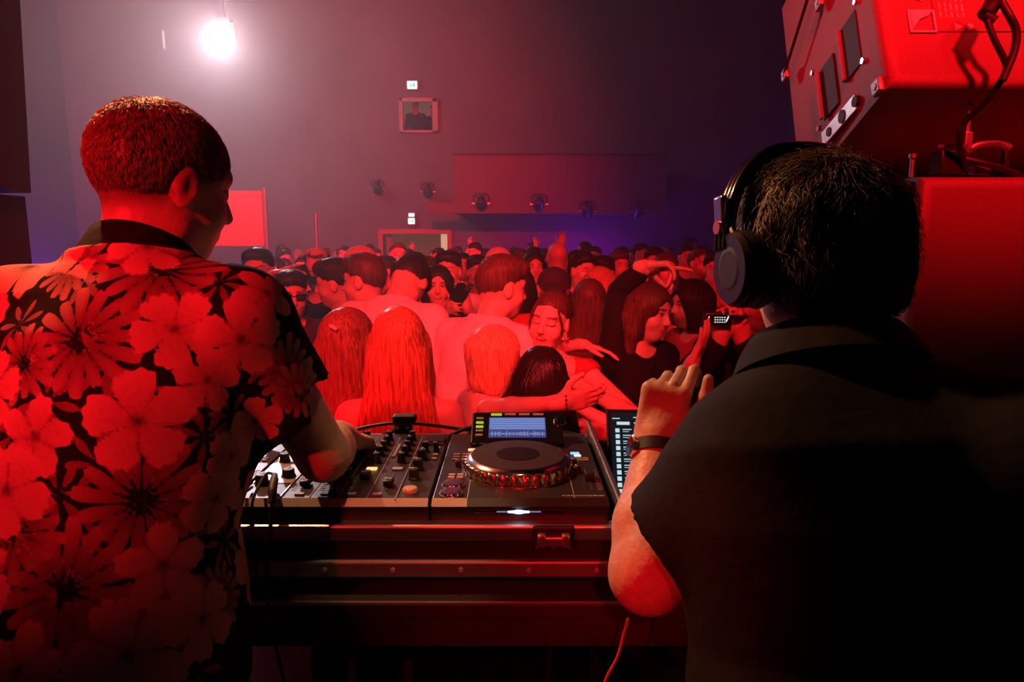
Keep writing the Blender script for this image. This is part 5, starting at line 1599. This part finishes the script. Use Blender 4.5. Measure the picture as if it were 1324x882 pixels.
# the embrace
g5, _ = near('laughing woman facing the decks inside a hug', 712, 417, 2.72, 172, 'f', lean=4, look=(-16, 2, -8), hair='tied', hair_mat='hair_brown', top=dict(name='strap_top', sleeve=.08, grow=.009, hem=-.04, neck=(.14, .06, -.03)), top_mat='cloth_red', smile=True, shut=True, head_res=.0042,
     arms=dict(L=dict(w=px(752, 500, 2.50), pole=(-.9, .2, -.6), curl=(35, 40, 25)), R=dict(w=px(672, 500, 2.50), pole=(.8, .2, -.6))), hair_strands=500, strand_len=.10, narrow=.95)
ea = thing('earring', 'small hoop earring on the laughing woman', 'earring', tuple(px(733, 432, 2.68)))
B().tube([(.010 * math.cos(t), 0, -.010 + .010 * math.sin(t)) for t in np.linspace(0, 6.283, 9)[:-1]], .0016, 6, closed=True).build('hoop', M['gold'], ea)
B().cyl((0, -.003, .0), (0, .003, .0), .002, seg=8).build('stud', M['gold'], ea)
near('woman with a blonde bob leaning into the hug', 641, 462, 2.45, -62, 'f', lean=8, look=(-6, 4, 4), hair='bob', hair_mat='hair_blonde', hair_vol=.5, top=CROP, top_mat='cloth_mid',
     arms=dict(R=dict(e=px(630, 530, 2.14), w=px(722, 521, 2.03), n=(0, 1, .3), d=(.95, .12, .12), curl=(12, 18, 12)), L=dict(e=px(700, 452, 2.74), w=px(752, 446, 2.86), n=(0, -.1, -1), d=(1, -.05, -.22), curl=(10, 14, 10), spread=.1)),
     hair_strands=900, strand_len=.16, hands_fine='LR', hand_res=.0055)
br = thing('bracelet', 'beaded bracelet on the arm around the dark-haired woman', 'bracelet', tuple(px(731, 520, 2.03)))
for i in range(14):
    t = 2 * math.pi * i / 14
    k = B(); k.lathe([(.001, -.005), (.0045, -.002), (.0045, .002), (.001, .005)], c=(0, .029 * math.cos(t), .029 * math.sin(t)), seg=8); k.build('bead', M['gold'] if i % 3 else M['chrome'], br)
near('woman with glossy near-black hair held in the hug, her back to the decks', 697, 494, 2.28, 18, 'f', lean=4, roll=-4, look=(4, 14, 10), hair='long', hair_mat='hair_black_gloss', hair_len=.16, hair_vol=1.1, top=DRESS, top_mat='cloth_black', det=0, hair_strands=1500, strand_len=.2,
     arms=dict(R=dict(w=px(738, 520, 2.48), pole=(.9, -.2, -.5)), L=dict(w=px(660, 520, 2.50), pole=(-.9, -.2, -.5))))
# arm raised
hb = px(838, 405, 2.95)
p8, _ = near('woman with long brown hair and dark jacket throwing one arm up', 838, 405, 2.95, 205, 'f', lean=3, look=(22, 10, -6), hair='long', hair_mat='hair_brown', hair_len=.16, top=LONG, top_mat='cloth_black', bottom_mat='cloth_black',
     arms=dict(R=dict(e=px(802, 380, 3.02), w=px(833, 345, 2.93), n=(.05, -.35, -1), d=(1, -.15, .05), hs=1.18, curls=[(4, 8, 6), (76, 22, 15), (82, 26, 15), (48, 30, 20)], thumb=[(.5, .6, .8), (.2, .7, .8), (.1, .8, .6)]),
               L=dict(e=px(866, 516, 2.62), w=px(893, 474, 2.42), n=(-.8, .5, .1), d=(.42, -.05, 1), curl=(6, 10, 8), spread=.16)),
     hands_fine='LR', hand_res=.005, hair_strands=900, strand_len=.2)
bc = thing('bangle', 'pale chunky bangle on the raised wrist', 'bracelet', tuple(px(836, 346, 2.93)))
Rb = Matrix.Rotation(math.pi / 2, 3, 'Y')
B().lathe([(.030, -.010), (.035, -.006), (.035, .006), (.030, .010), (.030, -.010)], R=Rb, seg=28).build('cuff', M['cream'], bc)
for t in (0.4, 1.6, 2.8): B().lathe([(.002, -.003), (.005, 0), (.002, .003)], c=(0, -.036 * math.sin(t), .036 * math.cos(t)), seg=10).build('stone', M['chrome'], bc)
rn = thing('finger_ring', 'dark square ring on the raised hand', 'ring', tuple(px(856, 347, 2.90)))
B().box((0, 0, 0), (.020, .006, .026), bev=.004).build('setting', M['speaker_dark'], rn)
B().box((0, -.004, 0), (.011, .004, .016), bev=.002).build('stone', M['skin'], rn)
near('woman with a dark bob in profile to the right of the raised arm', 893, 395, 3.5, 118, 'f', lean=4, look=(-10, 5, 0), hair='bob', hair_mat='hair_dark', hair_vol=1.3, top=dict(LONG, name='sweater'), top_mat='cloth_red', bottom_mat='cloth_black')
# someone in black filming, mostly behind the headphones
p10, _ = near('person in black holding up a small camera beside the headphones', 985, 392, 2.85, 165, 'm', lean=3, look=(10, 0, 0), hair='short', hair_mat='hair_dark', top=dict(LONG, grow=.022), top_mat='cloth_black',
     arms=dict(R=dict(w=px(932, 436, 2.62), pole=(.6, .1, -.9), n=(.2, -1, 0), d=(.1, .0, 1), curl=(50, 60, 40)), L=dict(w=px(958, 436, 2.64), pole=(-.6, .1, -.9), n=(-.2, -1, 0), d=(-.2, 0, 1), curl=(50, 60, 40))))
cm = thing('video_camera', 'small black camera with white readouts held up beside the headphones', 'camera', tuple(px(929, 413, 2.56)))
B().box((.0, .02, 0), (.105, .045, .050), bev=.006).build('body', M['black_plastic'], cm)
B().box((.0, -.0035, 0), (.092, .003, .038), bev=.001).build('screen', M['black_gloss'], cm)
k = B()
for i in range(5):
    for j in range(3): k.box((-.014 + i * .009, -.0055, -.010 + j * .009), (.005, .0008, .0028))
k.box((.032, -.0055, .002), (.004, .0008, .022), R=Matrix.Rotation(.4, 3, 'Y')); k.tube([(-.036, -.0055, .012), (-.041, -.0055, 0), (-.036, -.0055, -.012)], .0012, 6)
k.build('readout', M['led_white'], cm)
B().lathe([(.018, 0), (.018, .03), (.015, .035)], c=(-.01, .042, 0), R=Matrix.Rotation(-math.pi / 2, 3, 'X'), seg=20).build('lens', M['black_gloss'], cm)
# left-hand group
near('man in profile with a dark fringe listening to his neighbour', 434, 368, 3.75, 84, 'm', lean=3, look=(8, 10, -4), hair='short', hair_mat='hair_dark', hair_vol=1.5, top=LONG, top_mat='cloth_black', hair_strands=400, strand_len=.05, stubble=.15)
near('man in a pale tee speaking into a friend\'s ear', 471, 366, 3.45, 62, 'm', lean=4, look=(16, 6, 4), hair='short', hair_mat='hair_brown', hair_vol=1.5, top=dict(TEE, grow=.018), top_mat='cloth_pale', hair_strands=500, strand_len=.05)
p13, _ = near('man in sunglasses and dark jacket holding a bottle', 376, 383, 3.6, 196, 'm', lean=2, look=(12, 6, 0), hair='short', hair_mat='hair_dark', top=LONG, top_mat='cloth_dark',
     arms=dict(L=dict(w=px(401, 476, 3.15), pole=(-.7, -.1, -.9), n=(-.9, -.2, .1), d=(-.25, -.2, .9), curl=(62, 70, 45), thumb=[(.5, .6, .7), (.1, .5, .9), (-.3, .3, .9)])), hands_fine='L', hand_res=.0055)
gl = thing('sunglasses', 'dark sunglasses on the man with the bottle', 'sunglasses', tuple(p13.head))
Rg = Matrix(p13.HR.tolist())
for g in (-1, 1):
    B().box(tuple(p13.HR @ v3(g * .034, .092, .010)), (.052, .006, .034), R=Rg, bev=.008).build('lens', M['glass_lens'], gl)
    B().box(tuple(p13.HR @ v3(g * .072, .045, .014)), (.005, .095, .007), R=Rg).build('temple', M['black_gloss'], gl)
B().box(tuple(p13.HR @ v3(0, .096, .014)), (.020, .006, .006), R=Rg).build('bridge', M['black_gloss'], gl)
bt = thing('bottle', 'slim glass bottle in the hand of the man in sunglasses', 'bottle', tuple(px(391, 478, 3.10)))
M['bottle'] = mat('bottle_glass', (.10, .05, .03), .10, var=.1, scale=20, coat=.5)
B().lathe([(.026, 0), (.030, .006), (.030, .095), (.026, .120), (.013, .150), (.0125, .195), (.010, .20)], seg=24).build('glass', M['bottle'], bt)
B().lathe([(.0142, .190), (.0146, .194), (.0146, .203), (.012, .205)], seg=20).build('lip', M['chrome'], bt)
B().lathe([(.0303, .030), (.0306, .032), (.0306, .080), (.0303, .082)], seg=24).build('paper_label', M['cream'], bt)
near('dark-haired man reaching one hand out behind the floral shirt', 334, 352, 4.1, 184, 'm', lean=2, hair='short', hair_mat='hair_dark', top=LONG, top_mat='cloth_dark', head_res=.008,
     arms=dict(L=dict(w=px(354, 357, 3.75), pole=(-.3, .1, -1), n=(.1, -.3, -1), d=(1, -.1, .35), curls=[(4, 6, 5), (30, 40, 30), (40, 50, 30), (10, 20, 10)], spread=.25)), hands_fine='L', hand_res=.0055)
near('small clapping man with hands over his head beside the dark fringe', 412, 352, 4.6, 178, 'm', lean=2, hair='short', hair_mat='hair_dark', top=LONG, top_mat='cloth_black', head_res=None,
     arms=dict(L=dict(w=px(414, 348, 4.35), pole=(-.9, .1, -.3), n=(0, -1, 0), d=(.1, 0, 1), curl=(60, 60, 40)), R=dict(w=px(404, 348, 4.35), pole=(.9, .1, -.3), n=(0, -1, 0), d=(.1, 0, 1), curl=(60, 60, 40))))
# middle distance
p14, _ = near('man in a dark brimmed cap facing the decks behind the laughing woman', 716, 376, 3.9, 178, 'm', lean=2, look=(0, 6, 0), hair='crop', hair_mat='hair_dark', top=TEE, top_mat='cloth_red', stubble=.3)
def cap(p, label, m):
    t = thing('cap', label, 'cap', tuple(p.head))
    V, F = sdf_mesh([ell(p.hl(0, -.012, .040), v3(.094, .112, .094) * p.k, p.HR, .02), halfspace(p.hl(0, 0, .042), p.HR @ v3(0, .05, -1), .004)], .007)
    link('crown', mesh_np('crown', V - p.head, F), M[m], t)
    V, F = sdf_mesh([ell(p.hl(0, .115, .046), v3(.085, .085, .010) * p.k, p.HR @ rot('X', -10), .004)], .006)
    link('brim', mesh_np('brim', V - p.head, F), M[m], t)
cap(p14, 'dark cap with a wide brim on the man behind the laughing woman', 'cloth_dark')
p22, _ = near('person in a pale cap deep behind the man in a pale tee', 644, 345, 5.0, 170, 'm', hair='crop', hair_mat='hair_brown', top=TEE, top_mat='cloth_mid', head_res=.009)
cap(p22, 'pale cap on the person behind the man in a pale tee', 'cream')
p28, _ = near('man in a pale cap behind the man speaking into an ear', 464, 345, 4.7, 120, 'm', hair='crop', hair_mat='hair_dark', top=TEE, top_mat='cloth_mid', head_res=.009)
cap(p28, 'pale cap with curved brim behind the two talking men', 'cream')
near('woman with long red-brown hair, back turned, behind the laughing woman', 762, 392, 3.6, -10, 'f', hair='long', hair_mat='hair_brown', hair_len=.34, top=DRESS, top_mat='cloth_red', det=0, hair_strands=700, strand_len=.35, head_res=.008)
near('woman with centre-parted dark hair beside the dark phone', 566, 371, 4.2, 186, 'f', look=(0, 2, 0), hair='bob', hair_mat='hair_dark', top=TEE, top_mat='cloth_mid', smile=True)
p_, _ = near('man lifting a dark phone among the heads', 580, 352, 4.6, 150, 'm', look=(20, 0, 0), hair='short', hair_mat='hair_dark', top=TEE, top_mat='cloth_pale', head_res=.008,
     arms=dict(L=dict(w=px(602, 396, 4.10), pole=(-.7, .1, -.9), n=(.2, -1, .1), d=(-.25, 0, 1), curl=(30, 40, 30)), R=dict(w=px(578, 400, 4.10), pole=(.7, .1, -.9))))
ph = thing('phone', 'dark phone held up tilted among the heads', 'phone', tuple(px(595, 379, 4.05)))
Rp = Matrix.Rotation(math.radians(32), 3, 'Y')
B().box((0, 0, 0), (.085, .010, .125), R=Rp, bev=.006).build('body', M['black_gloss'], ph)
B().box(tuple(Rp @ Vector((.022, -.006, .042))), (.026, .004, .026), R=Rp, bev=.003).build('lens_block', M['black_plastic'], ph)
near('tall bald man with head turned away above the dark cap', 720, 333, 6.0, 20, 'm', look=(-10, 0, 0), hair=None, top=TEE, top_mat='cloth_dark', head_res=.009, det=0)
near('tall man in dark top standing out before the doorway', 515, 331, 6.8, 195, 'm', hair='crop', hair_mat='hair_brown', top=LONG, top_mat='cloth_dark', head_res=.010)

# ------------------------------------------------------------------ the rest of the crowd
KINDS = []
def proto(label, sex, hair, hmat, top, tmat, arms=None, **kw):
    b = v3(0, 8.0, FLOOR + 1.62)
    p = Person(b, yaw=180, sex=sex, lean=3, arms=arms, look=kw.pop('look', (0, 0, 0)))
    n0 = len(bpy.data.objects)
    r = make_person(p, label, 'dancers deep in the crowd', res=.014, head_res=.010, hair_strands=500, strand_len=.06 if hair in ('short', 'crop') else .14, hair=hair, hair_mat=hmat, top=top, top_mat=tmat, shoes=None, **kw)
    KINDS.append([r, p, False])
UPL = dict(L=dict(w=v3(.30, 7.75, FLOOR + 1.78), pole=(-1, 0, -.4), n=(0, -1, 0), d=(.1, 0, 1), curl=(30, 35, 20)))
proto('short-haired man in a dark tee deep in the crowd', 'm', 'short', 'hair_dark', TEE, 'cloth_dark')
proto('short-haired man in a pale tee deep in the crowd', 'm', 'short', 'hair_brown', TEE, 'cloth_grey')
proto('cropped man in a black long-sleeved top deep in the crowd', 'm', 'crop', 'hair_dark', dict(LONG, name='sweater'), 'cloth_black')
proto('woman with long dark hair deep in the crowd', 'f', 'long', 'hair_dark', DRESS, 'cloth_dark', hair_len=.22)
proto('woman with a blonde bob deep in the crowd', 'f', 'bob', 'hair_fair', TEE, 'cloth_mid')
proto('woman with tied-back hair in a red top deep in the crowd', 'f', 'tied', 'hair_brown', TEE, 'cloth_red')
proto('full-haired man in a mid-toned tee deep in the crowd', 'm', 'short', 'hair_dark', TEE, 'cloth_mid', hair_vol=1.8)
proto('long-haired woman in a pale top deep in the crowd', 'f', 'long', 'hair_brown', TEE, 'cloth_grey', hair_len=.18)
proto('man with one arm raised deep in the crowd', 'm', 'short', 'hair_dark', TEE, 'cloth_dark', arms=UPL)

BASE = [k[0]['label'] for k in KINDS]
def place(kind, hx, hy, Y, yaw):
    r, p, used = KINDS[kind]
    tgt = px(hx, hy, Y)
    s = (tgt[2] - FLOOR) / (p.head[2] - FLOOR)
    s = float(np.clip(s, .90, 1.12))
    if not used:
        o = r; KINDS[kind][2] = True
    else:
        o = copy_tree(r)
    a = math.radians(yaw - 180)
    off = (p.head - p.pos)[:2] * s
    ox, oy = off[0] * math.cos(a) - off[1] * math.sin(a), off[0] * math.sin(a) + off[1] * math.cos(a)
    fy = math.cos(math.radians(yaw))
    o['label'] = BASE[kind] + (', facing the decks' if fy < -.75 else ', back to the decks' if fy > .6 else ', turned sideways')
    o.location = (tgt[0] - ox, tgt[1] - oy, FLOOR); o.rotation_euler = (0, 0, a); o.scale = (s, s, s)
    return o

for kd, hx, hy, Y, yaw in [(0, 536, 349, 5.4, 160), (2, 598, 345, 6.2, 185), (6, 617, 353, 5.3, 200), (3, 690, 347, 5.2, 190), (0, 752, 352, 4.9, 215), (6, 780, 355, 4.5, 150),
                           (1, 800, 345, 6.0, 200), (4, 772, 372, 4.2, 120), (7, 815, 372, 4.3, 20), (2, 887, 334, 7.0, 190), (5, 905, 343, 5.6, 200), (0, 925, 350, 5.0, 170), (3, 672, 372, 4.6, 30),
                           (5, 605, 388, 4.0, 60), (1, 552, 352, 5.6, 170), (6, 500, 352, 5.0, 110), (8, 690, 335, 8.0, 178), (2, 395, 350, 5.6, 170), (3, 355, 352, 5.6, 180), (4, 935, 372, 4.3, 190),
                           (0, 945, 352, 6.0, 180), (7, 860, 350, 5.2, 190), (6, 845, 340, 6.4, 175), (1, 585, 336, 8.5, 180)]:
    for _ in range(12):                                         # step back along the ray until there is room to stand
        if any((px(hx, hy, Y)[0] - a) ** 2 + (Y - b) ** 2 < .43 ** 2 for a, b in PLACED): Y += .12
    hy = 330 + (hy - 330) * .6 if Y > 6.5 and hy > 345 else hy
    place(kd, hx, hy, Y, yaw); PLACED.append((px(hx, hy, Y)[0], Y))
rr = random.Random(21)
tries = 0; count = 0
while count < 95 and tries < 6000:
    tries += 1
    Y = 5.2 + 9.5 * rr.random() ** 1.15
    hx = rr.uniform(318, 965)
    x = px(hx, 330, Y)[0]
    if any((x - a) ** 2 + (Y - b) ** 2 < .46 ** 2 for a, b in PLACED): continue
    if 700 < hx < 742 and Y < 6.3 and Y > 5: continue
    H = rr.gauss(1.60, .06)
    hyy = 0
    o = None
    PLACED.append((x, Y))
    z = FLOOR + H
    # pixel row of that head height
    lo_, hi_ = 200, 500
    for _ in range(30):
        mid = (lo_ + hi_) / 2
        if px(hx, mid, Y)[2] > z: lo_ = mid
        else: hi_ = mid
    place(rr.choice([0, 0, 1, 2, 2, 3, 3, 4, 5, 6, 6, 7, 8] if count % 9 == 0 else [0, 1, 2, 3, 4, 5, 6, 6, 7]), hx, lo_, Y, rr.choice([180, 180, 200, 160, 140, 215, 90, 20, 0]) + rr.uniform(-15, 15))
    count += 1
# two people behind the booth glass
for i, (x, lab) in enumerate(((537, 'dark figure standing behind the booth window, nearer its middle'), (560, 'dark figure standing behind the booth window beside its right jamb'))):
    hd = px(x, 139 + 4 * i, BACK + .7)
    p = Person(hd, yaw=180 - 20 * i, sex='m', base=BOOTH)
    make_person(p, lab, res=.02, hair='short', top=LONG, top_mat='cloth_black', shoes=None, det=0)

# small print, meter segments and key caps too fine to pick apart one by one
for o in bpy.data.objects:
    if o.name.split('.')[0] in ('level_meter', 'fader_scale', 'tempo_scale', 'display_lines', 'keyboard', 'song_titles', 'cover_thumbnails', 'printed_notes', 'readout', 'side_screw'):
        o['kind'] = 'stuff'
